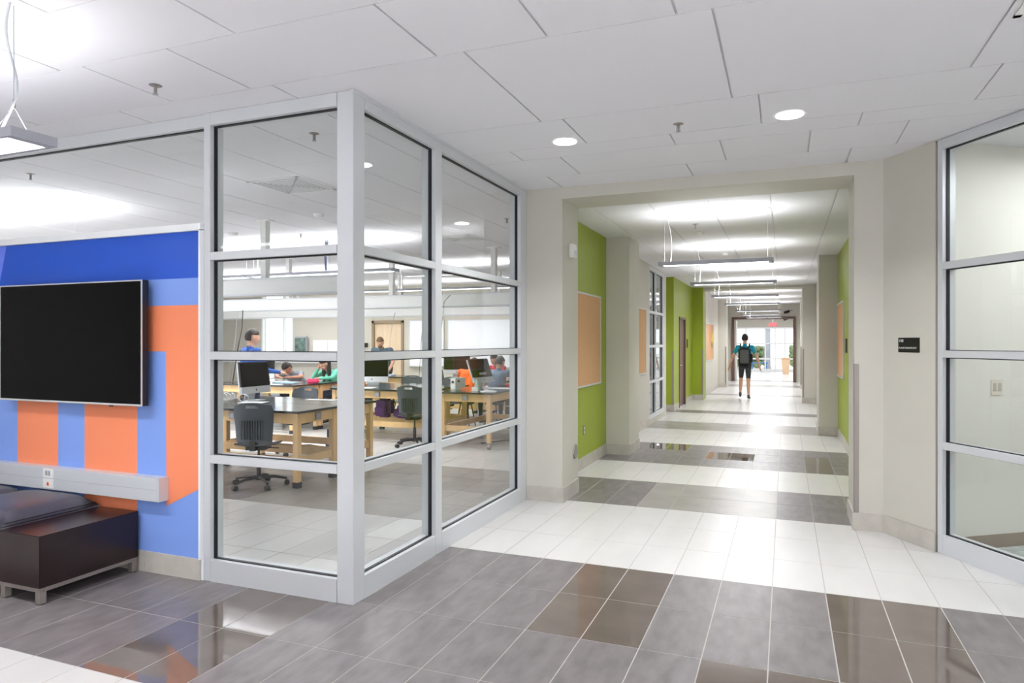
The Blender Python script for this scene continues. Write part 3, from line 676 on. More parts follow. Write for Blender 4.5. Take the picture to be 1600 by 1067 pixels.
def make_chair():
    t = thing('desk_chair', 'x', 'chair')                               # faces +y
    mb = MB(); nx, nz = 12, 14; vs = []; ok = []
    for j in range(nz + 1):
        v = j / nz; z = .5 + .42 * v; half = .185 + .03 * v - (.10 * max(0, v - .78) / .22) ** 1.2 * .6
        for i in range(nx + 1):
            u = i / nx * 2 - 1
            zz = z - (.045 * abs(u) ** 3 if j == nz else 0)
            vs.append((u * half, -.2 - .05 * v + .055 * u * u + .02 * math.sin(v * PI), zz))
    n0 = len(vs); vs += [(x, y + .012, z) for x, y, z in vs]; fs = []
    hole = lambda i, j: 4 <= i < 8 and j == nz - 2
    for j in range(nz):
        for i in range(nx):
            q = j * (nx + 1) + i
            if hole(i, j): continue
            fs.append((q, q + 1, q + nx + 2, q + nx + 1)); fs.append((n0 + q, n0 + q + nx + 1, n0 + q + nx + 2, n0 + q + 1))
    ring = [(q, q + 1) for q in range(nx)] + [(j * (nx + 1) + nx, (j + 1) * (nx + 1) + nx) for j in range(nz)] + [(nz * (nx + 1) + i + 1, nz * (nx + 1) + i) for i in range(nx)][::-1] + [((j + 1) * (nx + 1), j * (nx + 1)) for j in range(nz)]
    for a, b in ring: fs.append((a, n0 + a, n0 + b, b))
    j = nz - 2
    for i in range(4, 8): q = j * (nx + 1) + i; fs += [(q, n0 + q, n0 + q + 1, q + 1), (q + nx + 1, q + nx + 2, n0 + q + nx + 2, n0 + q + nx + 1)]
    back = obj('backrest', mb.add(vs, fs), M_CHAIR, t, smooth=True)
    rb = MB()
    for k in range(9):
        x = (k - 4) * .027; rb.box(x - .004, x + .004, -.232 + .5 * x * x, -.2, .53, .73)
    obj('rib_panel', rb, M_CHAIR, back)
    mb = MB(); vs = []; n = 10
    for i in range(n + 1):
        for j in range(n + 1):
            a = i / n * 2 - 1; b = j / n * 2 - 1
            k = (1 - .12 * abs(b) ** 3)
            vs.append((a * .215 * k, b * .21 + .01, .455 + .02 * a * a + (.05 * max(0, -b - .6)) - .03 * max(0, b - .6)))
    n0 = len(vs); vs += [(x, y, z - .015) for x, y, z in vs]; fs = []
    for i in range(n):
        for j in range(n):
            q = i * (n + 1) + j; fs += [(q, q + n + 1, q + n + 2, q + 1), (n0 + q, n0 + q + 1, n0 + q + n + 2, n0 + q + n + 1)]
    for i in range(n):
        for a, b in ((i, i + 1), (n * (n + 1) + i + 1, n * (n + 1) + i), ((i + 1) * (n + 1), i * (n + 1)), (i * (n + 1) + n, (i + 1) * (n + 1) + n)): fs.append((a, n0 + a, n0 + b, b))
    obj('seat', mb.add(vs, fs), M_CHAIR, t, smooth=True)
    obj('seat_pan', MB().box(-.1, .1, -.12, .12, .405, .44).box(-.03, .03, -.21, -.1, .41, .52), M_BLACK, t)
    obj('gas_lift', MB().lathe([(.024, .12), (.024, .28)], (0, 0, 0), 12).lathe([(.013, .28), (.013, .41)], (0, 0, 0), 12), M_BLACK, t)
    base = MB().lathe([(.03, .07), (.045, .12)], (0, 0, 0), 14)
    bo = None
    for k in range(5):
        a = 2 * PI * k / 5 + .3; base.tube([(.03 * math.cos(a), .03 * math.sin(a), .1), (.16 * math.cos(a), .16 * math.sin(a), .098), (.29 * math.cos(a), .29 * math.sin(a), .07)], .02, 8, r1=.013)
    bo = obj('base', base, M_BLACK, t, smooth=True)
    for k in range(5):
        a = 2 * PI * k / 5 + .3; c = Vector((.29 * math.cos(a), .29 * math.sin(a), .028)); d = Vector((-math.sin(a), math.cos(a), 0))
        obj('caster', MB().tube([c - d * .024, c + d * .024], .028, 12), M_BLACK, bo)
    obj('height_lever', MB().tube([(.05, 0, .42), (.22, -.02, .415)], .006, 6), M_BLACK, t)
    return t
ch0 = make_chair()
CHS = [(-5.27, 5.835, .42, 'slate desk chair seen from behind, in the left pane nearest the camera'),
       (-5.13, 8.93, .1, 'slate desk chair seen from behind, left of the middle mullion'),
       (-6.3, 7.75, PI + .1, 'slate desk chair beyond the nearest pair of tables'),
       (-6.05, 5.6, .5, 'desk chair at the left end of the nearest table, mostly hidden by its neighbour'),
       (-5.62, 10.9, PI, 'desk chair on the far side of the middle row tables'),
       (-6.5, 11.1, PI + .2, 'desk chair on the far side of the middle row tables, left of another'),
       (-7.35, 14.4, -1.2, 'small looking angled desk chair near the back wall'),
       (-9.75, 11.5, PI, 'desk chair behind the student in the grey shirt, left side'),
       (-8.75, 11.65, PI - .3, 'desk chair between the two writing students'),
       (-9.95, 9.6, -PI / 2 + .2, 'desk chair at the left end of the writing students table')]
for k, (x, y, r, lb) in enumerate(CHS):
    c = ch0 if k == 0 else copytree(ch0)
    place(c, (x, y, 0), r, lb, 'slate desk chairs in the classroom')

def make_computer(tilt):
    t = thing('desktop_computer', 'x', 'computer')                     # screen faces -y, stands on z=0
    s = obj('screen', B(-.25, .25, -.018, 0, .175, .47), M_SCREEN, t); obj('back_shell', B(-.262, .262, -.0, .03, .09, .482), M_SILVER, t, bevel=.006)
    obj('silver_edge', MB().box(-.262, -.25, -.018, 0, .175, .482).box(.25, .262, -.018, 0, .175, .482).box(-.262, .262, -.018, 0, .47, .482), M_BLACK, t)
    c = obj('chin', B(-.262, .262, -.018, 0, .09, .175), M_SILVER, t, label='silver chin below the screen')
    obj('badge', MB().ell((0, -.018, .132), (.011, .002, .013)), M_BLACK, c)
    for o_ in (s, c): pass
    for o_ in list(t.children): o_.rotation_euler = (-tilt, 0, 0); o_.location = (0, -.02, .09 * (1 - math.cos(tilt)))
    obj('stand', MB().prism([(-.09, -.1), (.09, -.1), (.09, .1), (-.09, .1)], 0, .006).add([(-.09, .09, 0), (.09, .09, 0), (.09, .03, .25), (-.09, .03, .25), (-.09, .1, 0), (.09, .1, 0), (.09, .038, .25), (-.09, .038, .25)],
        [(0, 1, 2, 3), (5, 4, 7, 6), (0, 3, 7, 4), (1, 5, 6, 2)]), M_SILVER, t)
    return t
ZT = .821
CPS = [(-6.2, 6.8, 1.6, .12, 'silver desktop computer with dark screen on the nearest tables'),
       (-6.18, 9.4, .35, .08, 'silver desktop computer right of the corner post'),
       (-4.42, 9.9, 1.38, .36, 'silver desktop computer tilted back on the caster table'),
       (-6.1, 12.3, .3, .08, 'far desktop computer seen through the right pane, above its left end'),
       (-8.6, 9.55, .4, .08, 'desktop computer behind the man in the blue shirt')]
for k, (x, y, r, tl, lb) in enumerate(CPS):
    place(make_computer(tl), (x, y, ZT), r, lb, 'desktop computers on the lab tables')

# small things on tables
def flat(name, label, cat, x, y, sx, sy, h, m, rz=0, z=ZT, group=None, bev=0):
    return tag(obj(name, MB().box(-sx / 2, sx / 2, -sy / 2, sy / 2, 0, h), m, loc=(x, y, z), rz=rz, bevel=bev), label, cat, group)
P = 'paper'
flat('sheet', 'white paper sheet in front of the nearest computer', P, -6.0, 6.55, .3, .22, .002, M_PAPER, .3)
flat('sheet', 'white paper at the far right of the nearest tables', P, -5.45, 7.15, .42, .1, .003, M_PAPER, .1)
flat('sheet', 'white papers by the keyboard right of the corner post', P, -6.25, 9.22, .42, .22, .008, M_PAPER, .2)
flat('sheet', 'white paper lying right of the middle row chair back', P, -5.25, 9.6, .25, .3, .002, M_PAPER, -.2)
flat('sheet', 'white paper in front of the student in the grey shirt', P, -8.7, 10.2, .3, .22, .003, M_PAPER, .2)
flat('sheet', 'wide white sheet across the middle of the caster table', P, -4.3, 9.95, .6, .3, .003, M_PAPER, .1)
flat('sheet', 'crumpled white sheet at the corner of the caster table', P, -4.05, 9.2, .2, .18, .012, M_PAPER, .7)
flat('notebook', 'pale blue open notebook on the writing students table', 'notebook', -8.3, 9.9, .42, .28, .012, mat('pale_blue_paper', (170, 196, 206), .7), .15)
flat('notebook', 'magenta edged notebook beside the pale blue one', 'notebook', -8.75, 9.7, .24, .3, .014, mat('magenta_cover', (190, 110, 150), .6), -.3)
flat('notebook', 'white book with blue spine before the bearded man', 'notebook', -8.05, 12.75, .4, .25, .03, mat('white_blue_cover', (196, 204, 226), .6), .1)
flat('pencil_case', 'bright pink pencil case on the writing students table', 'pencil case', -7.85, 10.05, .22, .1, .07, mat('pink_fabric', (232, 62, 110), .7), .1, bev=.02)
flat('tape_roll_case', 'small red case on the right side of the caster table', 'case', -4.25, 10.55, .16, .1, .03, mat('red_plastic', (206, 60, 60), .5), .1, bev=.008)
bx = thing('power_supply', 'pale grey power supply box on the caster table', 'box', (-4.62, 9.35, ZT), -.2)
obj('case', B(-.05, .05, -.12, .12, 0, .19), M_RACE, bx, bevel=.004); obj('knob', MB().tube([(.05, -.05, .14), (.062, -.05, .14)], .016, 10), M_BLACK, bx); obj('front_panel', B(-.045, .045, -.124, -.12, .02, .17), M_WHITE, bx); obj('dial', MB().tube([(0, -.124, .13), (0, -.132, .13)], .02, 10), M_BLACK, bx)
cup = thing('glass_beaker', 'clear conical flask beside the grey power supply box', 'beaker', (-4.28, 9.3, ZT)); obj('body', MB().lathe([(.06, 0), (.062, .01), (.02, .13), (.02, .17), (.024, .175)], (0, 0, 0), 18), mat('milky_glass', (196, 214, 206), .1), cup, smooth=True); obj('label_card', B(-.05, .05, -.075, -.071, .0, .06), M_PAPER, cup)
flat('gauze_ball', 'coral coloured lump between the box and flask', 'sponge', -4.42, 9.12, .09, .07, .06, mat('coral_foam', (226, 130, 110), .8), .4, bev=.02)
bott = [(-7.72, .1, (80, 60, 150)), (-7.6, .12, (230, 230, 240)), (-8.2, .11, (70, 60, 110))]
for k, (x, h_, c) in enumerate([(-8.62, .1, (70, 60, 150)), (-8.5, .13, (225, 228, 240)), (-8.38, .1, (60, 50, 90))]):
    b_ = thing('small_jar', ['blue violet jar before the bearded man', 'white topped jar before the bearded man', 'dark jar before the bearded man'][k], 'jar', (x, 12.6, ZT))
    obj('body', MB().lathe([(.028, 0), (.03, h_ * .8), (.018, h_ * .9)], (0, 0, 0), 12), mat('jar%d' % k, c, .4), b_); obj('lid', MB().lathe([(.02, h_ * .9), (.02, h_)], (0, 0, 0), 12), M_WHITE, b_)
cord('white looped cable in front of the nearest computer', [(-6.45 + .09 * math.cos(a * .6), 6.5 + .03 * a * .2, .825 + .05 + .05 * math.sin(a * .6)) for a in range(24)], .004, M_WHITE)
cord('white cord curling under the nearest computer screen', [(-6.15 + .08 * math.cos(a * .55), 6.55, .825 + .045 + .045 * math.sin(a * .55)) for a in range(22)], .004, M_WHITE)
cord('black cable lying on the floor under the caster table', [(-4.3, 9.5, .01), (-4.1, 9.9, .01), (-3.8, 10.1, .01), (-3.6, 10.4, .012), (-3.5, 10.7, .01)], .008)
def bag(name, label, x, y, m, s=(.32, .2, .38), z=0, rz=0, m2=None):
    t = thing(name, label, 'bag', (x, y, z), rz); a, b, h_ = s
    obj('body', B(-a / 2, a / 2, -b / 2, b / 2, 0, h_), m, t, bevel=min(a, b) * .28, smooth=True)
    obj('front_pocket', B(-a * .36, a * .36, -b / 2 - .05, -b / 2 + .03, .03, h_ * .55), m2 or m, t, bevel=.02, smooth=True)
    obj('handle', MB().tube([(-.05, b * .2, h_ - .01), (-.03, b * .2, h_ + .05), (.03, b * .2, h_ + .05), (.05, b * .2, h_ - .01)], .008, 6), M_BLACK, t)
    for s_ in (-1, 1): obj('strap', MB().tube([(s_ * a * .28, b / 2 - .02, h_ * .9), (s_ * a * .33, b / 2 + .05, h_ * .6), (s_ * a * .3, b / 2 - .01, h_ * .15)], .012, 6), M_BLACK, t)
    return t
M_PURP = cloth('purple_nylon', (96, 42, 120)); M_ORNG = cloth('orange_nylon', (238, 84, 34))
bag('backpack', 'purple backpack under the middle row table', -6.0, 9.5, M_PURP, (.28, .24, .34), .34)
bag('backpack', 'smaller purple bag beside the middle row chair', -5.66, 9.5, M_PURP, (.3, .22, .2), .34)
bag('backpack', 'orange red backpack right of the middle row chair', -5.18, 9.5, M_ORNG, (.28, .22, .3), .34)
bag('backpack', 'dark blue backpack under the nearest tables', -5.75, 7.9, cloth('blue_nylon', (34, 66, 110)), (.3, .2, .4), 0)
kt = thing('equipment_case', 'black rolling equipment case at the right edge behind the last pane', 'case', (-4.45, 11.5, 0)); obj('shell', B(-.2, .2, -.2, .2, .06, .6), M_BLACK, kt, bevel=.02); obj('lid_band', B(-.205, .205, -.205, .205, .4, .42), M_DGREY, kt)
for sx in (-1, 1):
    for sy in (-1, 1): obj('wheel', MB().tube([(sx * .15 - .015, sy * .14, .03), (sx * .15 + .015, sy * .14, .03)], .03, 10), M_BLACK, kt)

# ================================================================= PEOPLE
def caps(mb, a, b, ra, rb, n=10, mi=0):
    a = Vector(a); b = Vector(b); d = b - a; L = d.length; d = d / L if L > 1e-6 else Vector((0, 0, 1))
    x = d.orthogonal().normalized(); y = d.cross(x); pr = []
    for k in range(4): t = PI / 2 * k / 4; pr.append((-ra * math.cos(t), ra * math.sin(t)))
    pr.append((0, ra)); pr.append((L, rb))
    for k in range(1, 5): t = PI / 2 * k / 4; pr.append((L + rb * math.sin(t), rb * math.cos(t)))
    vs = []; fs = []
    for (h_, r) in pr:
        r = max(r, 1e-4)
        for j in range(n): t = 2 * PI * j / n; vs.append(a + d * h_ + x * math.cos(t) * r + y * math.sin(t) * r)
    for i in range(len(pr) - 1):
        for j in range(n): fs.append((i * n + j, i * n + (j + 1) % n, (i + 1) * n + (j + 1) % n, (i + 1) * n + j))
    fs.append(tuple(range(n))[::-1]); fs.append(tuple(range((len(pr) - 1) * n, len(pr) * n)))
    mb.add(vs, fs, mi)
def person(label, loc, rz, J, mats, hair=None, longhair=False, sleeve='long', pants='long', headrot=None, vox=.011, build=1.0, beard=False):
    """J: joints; mats: skin, top, bottom, shoe"""
    t = thing('person', label, 'person', loc, rz)
    prim = []
    def c(a, b, ra, rb, m): prim.append((Vector(a), Vector(b), ra, rb, m))
    V = {k: Vector(v) for k, v in J.items()}
    bd = build
    for s in 'LR':
        sh, el, wr = V['sh' + s], V['el' + s], V['wr' + s]
        mid = sh.lerp(el, .55)
        c(sh, mid, .058 * bd, .05 * bd, 1); c(mid, el, .047 * bd, .041, 1 if sleeve == 'long' else 0); c(el, wr, .04, .027, 1 if sleeve == 'long' else 0)
        f = (V['ha' + s] if 'ha' + s in V else wr + (wr - el).normalized() * .09) - wr; f = f.normalized()
        side = f.cross(Vector((0, 0, 1)));  side = side.normalized() if side.length > .3 else Vector((0, 1, 0))
        up = side.cross(f)
        c(wr, wr + f * .075 + side * .018, .026, .022, 0); c(wr, wr + f * .075 - side * .018, .026, .022, 0)
        for q, (o_, ln) in enumerate(((-.03, .068), (-.010, .08), (.011, .075), (.031, .058))):
            k0 = wr + f * .078 + side * o_; k1 = k0 + f * ln * .55 - up * .004; c(k0, k1, .0095, .0085, 0); c(k1, k1 + f * ln * .45 - up * .02, .0085, .007, 0)
        sg_ = 1 if s == 'L' else -1
        k0 = wr + f * .025 + side * .028 * sg_; c(k0, k0 + f * .045 + side * .028 * sg_ - up * .012, .012, .009, 0)
        hp, kn, an, to = V['hip' + s], V['kn' + s], V['an' + s], V['to' + s]
        m2 = hp.lerp(kn, .8)
        c(hp, m2, .088 * bd, .062, 2); c(m2, kn, .06, .054, 2 if pants == 'long' else 0)
        cf = kn.lerp(an, .35) + Vector((0, -.015, 0)); mm = 2 if pants == 'long' else 0
        c(kn, cf, .052, .052, mm); c(cf, an, .05, .034, mm)
        c(an + Vector((0, -.03, -.04)), to, .038, .03, 3); c(an, an + Vector((0, -.02, -.04)), .036, .038, 3)
        c(V['chest'] + Vector((0, 0, .02)), sh, .095 * bd, .06 * bd, 1)
    pe, wa, chs, ne, hd = V['pelvis'], V['waist'], V['chest'], V['neck'], V['head']
    for s in (-1, 1):
        o_ = Vector((s * .065 * bd, 0, 0)); c(pe + o_ + Vector((0, 0, .05)), wa + o_ * .8, .1 * bd, .088 * bd, 1); c(wa + o_ * .8, chs + o_, .088 * bd, .105 * bd, 1)
        c(pe + o_ + Vector((0, 0, -.05)), pe + o_ * 1.2, .105 * bd, .1 * bd, 2)
    c(chs + Vector((0, 0, .05)), ne, .09, .052, 1); c(ne, hd + Vector((0, -.01, -.06)), .05, .05, 0)
    mb = MB()
    for a, b, ra, rb, m in prim: caps(mb, a, b, ra, rb)
    R = headrot or Matrix.Identity(3)
    mb.ell(hd, (.077, .096, .112), rot=R); mb.ell(hd + R @ Vector((0, .028, -.062)), (.052, .062, .055), rot=R)
    mb.ell(hd + R @ Vector((0, .098, -.018)), (.013, .02, .024), 8, 6, rot=R)
    for s in (-1, 1): mb.ell(hd + R @ Vector((s * .08, -.008, -.012)), (.012, .022, .034), 8, 6, rot=R)
    me = mb.mesh('body', mats[0])
    tmp = bpy.data.objects.new('tmp', me); COL.objects.link(tmp)
    rm = tmp.modifiers.new('r', 'REMESH'); rm.mode = 'VOXEL'; rm.voxel_size = vox
    sm = tmp.modifiers.new('s', 'SMOOTH'); sm.iterations = 3; sm.factor = .5
    dc_ = tmp.modifiers.new('d', 'DECIMATE'); dc_.ratio = .45
    dg = bpy.context.evaluated_depsgraph_get(); nm = bpy.data.meshes.new_from_object(tmp.evaluated_get(dg))
    bpy.data.objects.remove(tmp)
    nm.materials.clear()
    for m in mats: nm.materials.append(m)
    hs = hd
    import numpy as np
    n = len(nm.polygons); C_ = np.empty(n * 3); nm.polygons.foreach_get('center', C_); C_ = C_.reshape(-1, 3)
    best = np.full(n, 9.); idx = np.zeros(n, int)
    for a, b, ra, rb, m in prim:
        a_ = np.array(a); d_ = np.array(b) - a_; L2 = max(d_ @ d_, 1e-9); tt = np.clip(((C_ - a_) @ d_) / L2, 0, 1)
        dist = np.linalg.norm(C_ - a_ - tt[:, None] * d_, axis=1) - (ra + (rb - ra) * tt)
        u = dist < best; best[u] = dist[u]; idx[u] = m
    Ri = np.array(R.transposed()); lc = (C_ - np.array(hd)) @ Ri.T
    dh = np.linalg.norm(lc / np.array([.077, .096, .112]), axis=1) - 1; u = dh < .25
    idx[u & (C_[:, 2] > ne.z)] = 0
    nm.polygons.foreach_set('material_index', idx.astype('int32')); nm.update()
    body = obj('body', nm, None, t, smooth='all')
    if hair:
        kf = lambda v: (R.transposed() @ v).z > .028 + .25 * (R.transposed() @ v).y or ((R.transposed() @ v).y < -.02 and (R.transposed() @ v).z > -.07)
        h = MB().ell(hd + R @ Vector((0, -.008, .008)), (.087, .104, .122), 22, 16, keep=kf, rot=R)
        h.ell(hd + R @ Vector((0, -.004, .052)), (.078, .095, .066), rot=R)
        if longhair:
            for s in (-1, 0, 1): caps(h, hd + R @ Vector((s * .06, -.05, .0)), V['neck'] + Vector((s * .085, -.03 if s == 0 else .03, -.16)), .05, .035)
        obj('hair', h, hair, t, smooth='all')
    if beard: obj('beard', MB().ell(hd + R @ Vector((0, .036, -.075)), (.054, .062, .046), rot=R), hair, t, smooth='all')
    for s in (-1, 1):
        e_ = obj('eye', MB().ell(hd + R @ Vector((s * .03, .089, .008)), (.012, .008, .007), 8, 6, rot=R), M_WHITE, t, smooth='all')
        obj('pupil', MB().ell(hd + R @ Vector((s * .03, .0965, .008)), (.005, .003, .005), 8, 6, rot=R), M_BLACK, e_)
    obj('mouth', MB().ell(hd + R @ Vector((0, .088, -.06)), (.022, .006, .005), 8, 6, rot=R), mat('lips', (176, 100, 92), .5), t)
    return t, V
STAND = dict(pelvis=(0, 0, .95), waist=(0, 0, 1.08), chest=(0, 0, 1.3), neck=(0, -.01, 1.47), head=(0, .02, 1.635),
             shL=(-.18, 0, 1.41), elL=(-.24, -.03, 1.13), wrL=(-.26, .06, .88), shR=(.18, 0, 1.41), elR=(.24, -.03, 1.13), wrR=(.26, .06, .88),
             hipL=(-.09, 0, .9), knL=(-.1, .02, .5), anL=(-.1, -.02, .1), toL=(-.11, .13, .035), hipR=(.09, 0, .9), knR=(.1, .02, .5), anR=(.1, -.02, .1), toR=(.11, .13, .035))
SIT = dict(pelvis=(0, -.05, .56), waist=(0, 0, .68), chest=(0, .1, .88), neck=(0, .17, 1.03), head=(0, .24, 1.17),
           shL=(-.18, .13, .98), elL=(-.27, .3, .88), wrL=(-.12, .46, .87), haL=(-.05, .52, .85), shR=(.18, .13, .98), elR=(.27, .3, .88), wrR=(.12, .46, .87), haR=(.05, .52, .85),
           hipL=(-.1, 0, .55), knL=(-.14, .4, .52), anL=(-.14, .36, .1), toL=(-.15, .5, .035), hipR=(.1, 0, .55), knR=(.14, .4, .52), anR=(.14, .36, .1), toR=(.15, .5, .035))
RX = lambda a, z=0: Matrix.Rotation(z, 3, 'Z') @ Matrix.Rotation(a, 3, 'X')
def J(base, **k): d = dict(base); d.update(k); return d
M_TEAL = cloth('teal_cotton', (28, 158, 190)); M_CHAR = cloth('charcoal_cotton', (52, 54, 60)); M_SHOE = cloth('grey_shoes', (84, 80, 82)); M_JEAN = cloth('dark_denim', (40, 50, 72))
# the walker
t, V = person('person walking away down the corridor in a teal T-shirt, dark shorts and a grey backpack', (-1.02, 19.65, 0), 0,
   J(STAND, elL=(-.33, -.05, 1.12), wrL=(-.4, .0, .88), elR=(.32, -.05, 1.12), wrR=(.38, -.02, .87), hipL=(-.085, 0, .9), hipR=(.085, 0, .9), knL=(-.11, .16, .53), anL=(-.12, .02, .16), toL=(-.13, .17, .06),
     knR=(.09, -.02, .5), anR=(.1, -.16, .1), toR=(.12, -.01, .035), head=(0, .03, 1.65), neck=(0, 0, 1.48)),
   [M_SKIN, M_TEAL, M_CHAR, M_SHOE], M_HAIR, sleeve='short', pants='short')
bp = obj('backpack', B(-.155, .155, -.29, -.095, .93, 1.4), mat('black_nylon', (30, 31, 35), .8), t, bevel=.05, smooth=True)
obj('grey_pocket', B(-.115, .115, -.33, -.28, .97, 1.34), mat('grey_nylon', (88, 88, 90), .8), bp, bevel=.02, smooth=True, label='grey front pocket')
for s in (-1, 1): obj('shoulder_strap', MB().tube([(s * .1, -.12, 1.38), (s * .12, -.02, 1.49), (s * .12, .1, 1.42), (s * .14, .12, 1.2), (s * .15, -.1, 1.05)], .018, 8), mat('black_nylon', (30, 31, 35), .8), bp)
obj('side_bottle', MB().lathe([(.03, 0), (.03, .2), (.018, .23)], (.18, -.18, 1.0), 12), M_BLACK, bp)
# classroom people
person('person standing in a blue sweater with dark hair, back turned', (-7.33, 7.95, 0), -.35,
   J(STAND, elR=(.28, .1, 1.14), wrR=(.24, .33, 1.1), elL=(-.27, .02, 1.13), wrL=(-.2, .2, .95), head=(0, .03, 1.625)),
   [M_SKIN, cloth('blue_knit', (44, 88, 168)), M_JEAN, M_BLACK], M_HAIR, headrot=RX(-.1, -.25), build=1.1)
person('person in a grey T-shirt bent low over the table, writing', (-9.0, 11.2, 0), PI - .1,
   J(SIT, chest=(0, .2, .84), neck=(0, .32, .96), head=(0, .42, 1.04), shL=(-.19, .24, .93), shR=(.19, .24, .93), elL=(-.33, .38, .87), elR=(.33, .38, .87), wrL=(-.14, .5, .865), wrR=(.12, .52, .865), haL=(-.04, .52, .86), haR=(.02, .55, .86)),
   [M_SKIN2, cloth('grey_cotton', (128, 134, 146)), M_JEAN, M_BLACK], M_HAIR, sleeve='short', headrot=RX(-.75))
person('person in a mint sweater and dark vest leaning cheek on hand', (-8.15, 11.15, 0), PI - .25,
   J(SIT, chest=(0, .12, .88), neck=(.02, .18, 1.0), head=(.04, .26, 1.13), elR=(.24, .36, .87), wrR=(.13, .33, 1.04), haR=(.1, .33, 1.1), elL=(-.28, .34, .87), wrL=(-.1, .48, .865), haL=(-.02, .5, .86)),
   [M_SKIN, cloth('mint_knit', (112, 208, 178)), M_JEAN, M_BLACK], M_HAIR, longhair=True, headrot=RX(-.4))
t = bpy.data.objects[-1] if False else None
person('person in an orange shirt seated mostly behind the corner post', (-7.12, 10.3, 0), .3, J(SIT), [M_SKIN2, cloth('orange_cotton', (240, 140, 84)), M_JEAN, M_BLACK], M_HAIR)
person('person standing with beard and slate blue T-shirt, leaning on the far table', (-8.55, 13.5, 0), PI + .15,
   J(STAND, chest=(0, .1, 1.27), waist=(0, .03, 1.07), neck=(0, .16, 1.42), head=(0, .23, 1.54), shL=(-.2, .12, 1.36), shR=(.2, .12, 1.36), elL=(-.3, .18, 1.1), wrL=(-.26, .4, .88), haL=(-.25, .48, .85), elR=(.26, .14, 1.1), wrR=(.2, .34, .9)),
   [M_SKIN, cloth('slate_blue_cotton', (84, 104, 122)), M_JEAN, M_BLACK], M_HAIR2, sleeve='short', headrot=RX(-.35, .1), build=1.2, beard=True)
person('person in a bright orange T-shirt hunched forward beyond the caster table', (-5.47, 11.45, 0), .1,
   J(SIT, chest=(0, .16, .9), neck=(0, .28, 1.04), head=(0, .4, 1.13), shL=(-.19, .2, .98), shR=(.19, .2, .98)), [M_SKIN2, cloth('bright_orange_cotton', (246, 100, 30)), M_JEAN, M_BLACK], M_HAIR, sleeve='short', headrot=RX(-.6), build=1.15)
person('person in a slate blue T-shirt seated with back turned in the right pane', (-4.93, 11.5, 0), -.25,
   J(SIT, chest=(0, .06, .9), neck=(0, .1, 1.05), head=(0, .16, 1.17)), [M_SKIN, cloth('steel_blue_cotton', (92, 110, 134)), M_JEAN, M_BLACK], M_HAIR, sleeve='short', headrot=RX(-.35), build=1.12)
person('person with dark hair and a red top behind the turned computer', (-5.85, 14.0, 0), PI - .3, J(SIT), [M_SKIN2, cloth('red_cotton', (214, 40, 62)), M_JEAN, M_BLACK], M_HAIR, headrot=RX(-.3))
person('person in a black jacket at the right edge of the last pane', (-4.75, 13.95, 0), PI + .4,
   J(SIT, chest=(0, .14, .88), head=(0, .3, 1.12)), [M_SKIN2, cloth('black_cotton', (34, 32, 34)), M_JEAN, M_BLACK], M_HAIR, longhair=True, headrot=RX(-.5))
# stools under people seated without a desk chair
def make_stool():
    t = thing('lab_stool', 'x', 'stool')
    obj('seat', MB().lathe([(.15, .425), (.165, .44), (.16, .455)], (0, 0, 0), 20), M_BLACK, t)
    for k in range(4):
        a = PI / 4 + k * PI / 2; obj('leg', MB().tube([(.1 * math.cos(a), .1 * math.sin(a), .43), (.19 * math.cos(a), .19 * math.sin(a), 0)], .012, 8), M_BLACK, t)
    obj('foot_ring', MB().tube([(.155 * math.cos(k * PI / 8), .155 * math.sin(k * PI / 8), .17) for k in range(17)], .008, 6), M_STEEL, t)
    return t
so = make_stool()
for k, (x, y, lb) in enumerate([(-9.0, 11.25, 'under the student in the grey T-shirt'), (-8.15, 11.2, 'under the student in the mint sweater'), (-7.12, 10.3, 'under the person behind the corner post'),
      (-5.47, 11.4, 'under the student in bright orange'), (-4.93, 11.45, 'under the student in slate blue'), (-5.85, 14.05, 'under the person in red'), (-4.75, 14.0, 'under the person in the black jacket')]):
    c = so if k == 0 else copytree(so); place(c, (x, y, 0), 0, 'black lab stool ' + lb, 'lab stools under the students')

# ================================================================= END OF THE CORRIDOR
fr = struct(obj('door_3', MB().box(-1.97, -1.87, 28.32, 28.75, 0, 2.52).box(.28, .37, 28.32, 28.75, 0, 2.52).box(-1.87, .28, 28.32, 28.75, 2.43, 2.52), M_BROWN))
dl_ = sempty('door_4', (-1.87, 28.75, 0), PI / 2); obj('door_leaf', B(0, 1.0, -.03, .02, .01, 2.4), M_CREAM, dl_); obj('push_bar', B(.1, .9, -.07, -.045, 1.0, 1.05), M_STEEL, dl_)
sf = sempty('window_7', (0, 38, 0))
for x in (-4.2, -2.9, -1.95, -1.0, -.52, -.05, .45, 1.3, 2.7): obj('mullion', B(x, x + .06, 0, .1, 0, 2.3), M_WPAINT, sf)
for a, b in ((0, .12), (.62, .7), (1.42, 1.5), (2.22, 2.3)): obj('rail', B(-4.2, 2.8, .01, .09, a, b), M_WPAINT, sf)
obj('pane', B(-4.2, 2.8, .045, .055, .1, 2.25), GLASS, sf)
struct(obj('ground', B(-30, 30, 38.3, 90, -.25, -.05), mat('pale_concrete', (220, 218, 212), .8)))
for k, (x, y, wd, lb) in enumerate([(-2.2, 44, 2.2, 'clipped green hedge outside the glass doors, left'), (.9, 47, 1.2, 'clipped green hedge outside the glass doors, right')]):
    h = MB(); random.seed(k)
    for q in range(170):
        h.ell((random.uniform(-wd / 2, wd / 2), random.uniform(-.4, .4), random.uniform(.15, 1.25)), [random.uniform(.1, .2)] * 3, 7, 5)
    t = thing('hedge', lb, 'hedge', (x, y, -.05)); obj('foliage', h, mat('hedge_leaves', (104, 118, 84), .8, noise=.3, scale=12), t, smooth='all'); obj('stem', MB().tube([(0, 0, 0), (0, 0, .5)], .04, 8), M_BROWN, t)
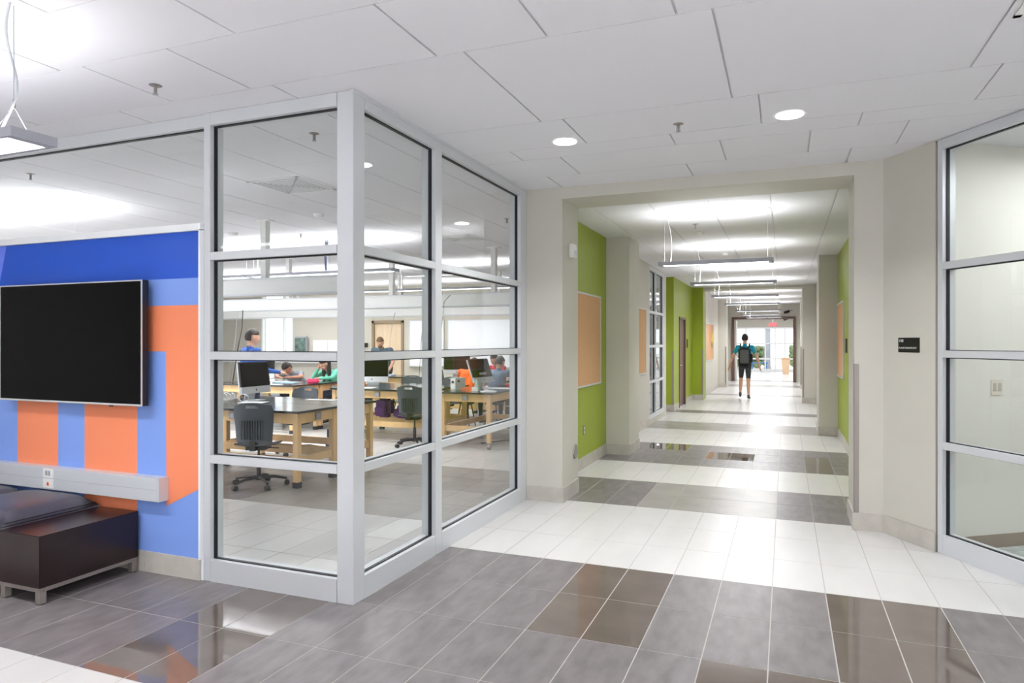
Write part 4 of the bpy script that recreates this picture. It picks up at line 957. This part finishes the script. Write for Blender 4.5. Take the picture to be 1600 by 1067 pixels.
pil = thing('outdoor_column', 'dark grey column outside the glass doors', 'column', (-.95, 42, -.05)); obj('shaft', B(-.16, .16, -.16, .16, 0, 2.9), M_DGREY, pil); obj('plinth', B(-.2, .2, -.2, .2, 0, .15), M_DGREY, pil)
bs = thing('bench', 'blue bench outside the glass doors', 'bench', (-1.35, 41, -.05)); mb_ = mat('blue_metal', (70, 120, 170), .5)
obj('seat', B(-.45, .45, -.2, .2, .38, .44), mb_, bs); 
for x in (-.38, .38): obj('leg', B(x - .03, x + .03, -.18, .18, 0, .38), mb_, bs)
kk = thing('lectern', 'pale wood flared lectern near the glass doors', 'lectern', (.02, 35.2, 0))
obj('body', MB().add([(-.13, -.12, 0), (.13, -.12, 0), (.13, .12, 0), (-.13, .12, 0), (-.2, -.18, .72), (.2, -.18, .72), (.2, .18, .72), (-.2, .18, .72)], [(0, 3, 2, 1), (4, 5, 6, 7), (0, 1, 5, 4), (1, 2, 6, 5), (2, 3, 7, 6), (3, 0, 4, 7)]), mat('pale_wood', (232, 198, 164), .5), kk)
obj('top', B(-.2, .2, -.2, .2, .72, .8), mat('pale_wood', (232, 198, 164), .5), kk, bevel=.03)
ex = thing('exit_sign', 'lit red exit sign hanging beyond the end doorway', 'sign', (-.5, 31.5, 2.2))
obj('housing', B(-.17, .17, -.02, .02, 0, .17), mat('red_glow_back', (214, 120, 122), .5), ex)  # glow of the letters put into the housing's pinkish base colour
obj('stem', B(-.01, .01, -.01, .01, .17, .775), M_WHITE, ex)
text('EXIT', .15, (0, -.0215, .035), (PI / 2, 0, 0), emis('red_letters', (1, .05, .07), 3), ex, al='CENTER')
for lb, x, y, z in (('small black security camera on the wall above the end doorway', .12, 28.39, 2.72), ('small dark camera just inside the end doorway', .1, 30.0, 2.5)):
    t = thing('security_camera', lb, 'camera', (x, y, z)); obj('body', MB().tube([(0, -.02, 0), (-.14, -.16, -.05)], .05, 10), M_BLACK, t); obj('arm', MB().tube([(0, 0, 0), (.14, 0, .05)], .012, 6) if y < 29 else MB().tube([(0, 0, 0), (0, 0, .48)], .012, 6), M_DGREY, t)
area('vestibule_light', (-.7, 33, 2.95), 4, 6, 160)
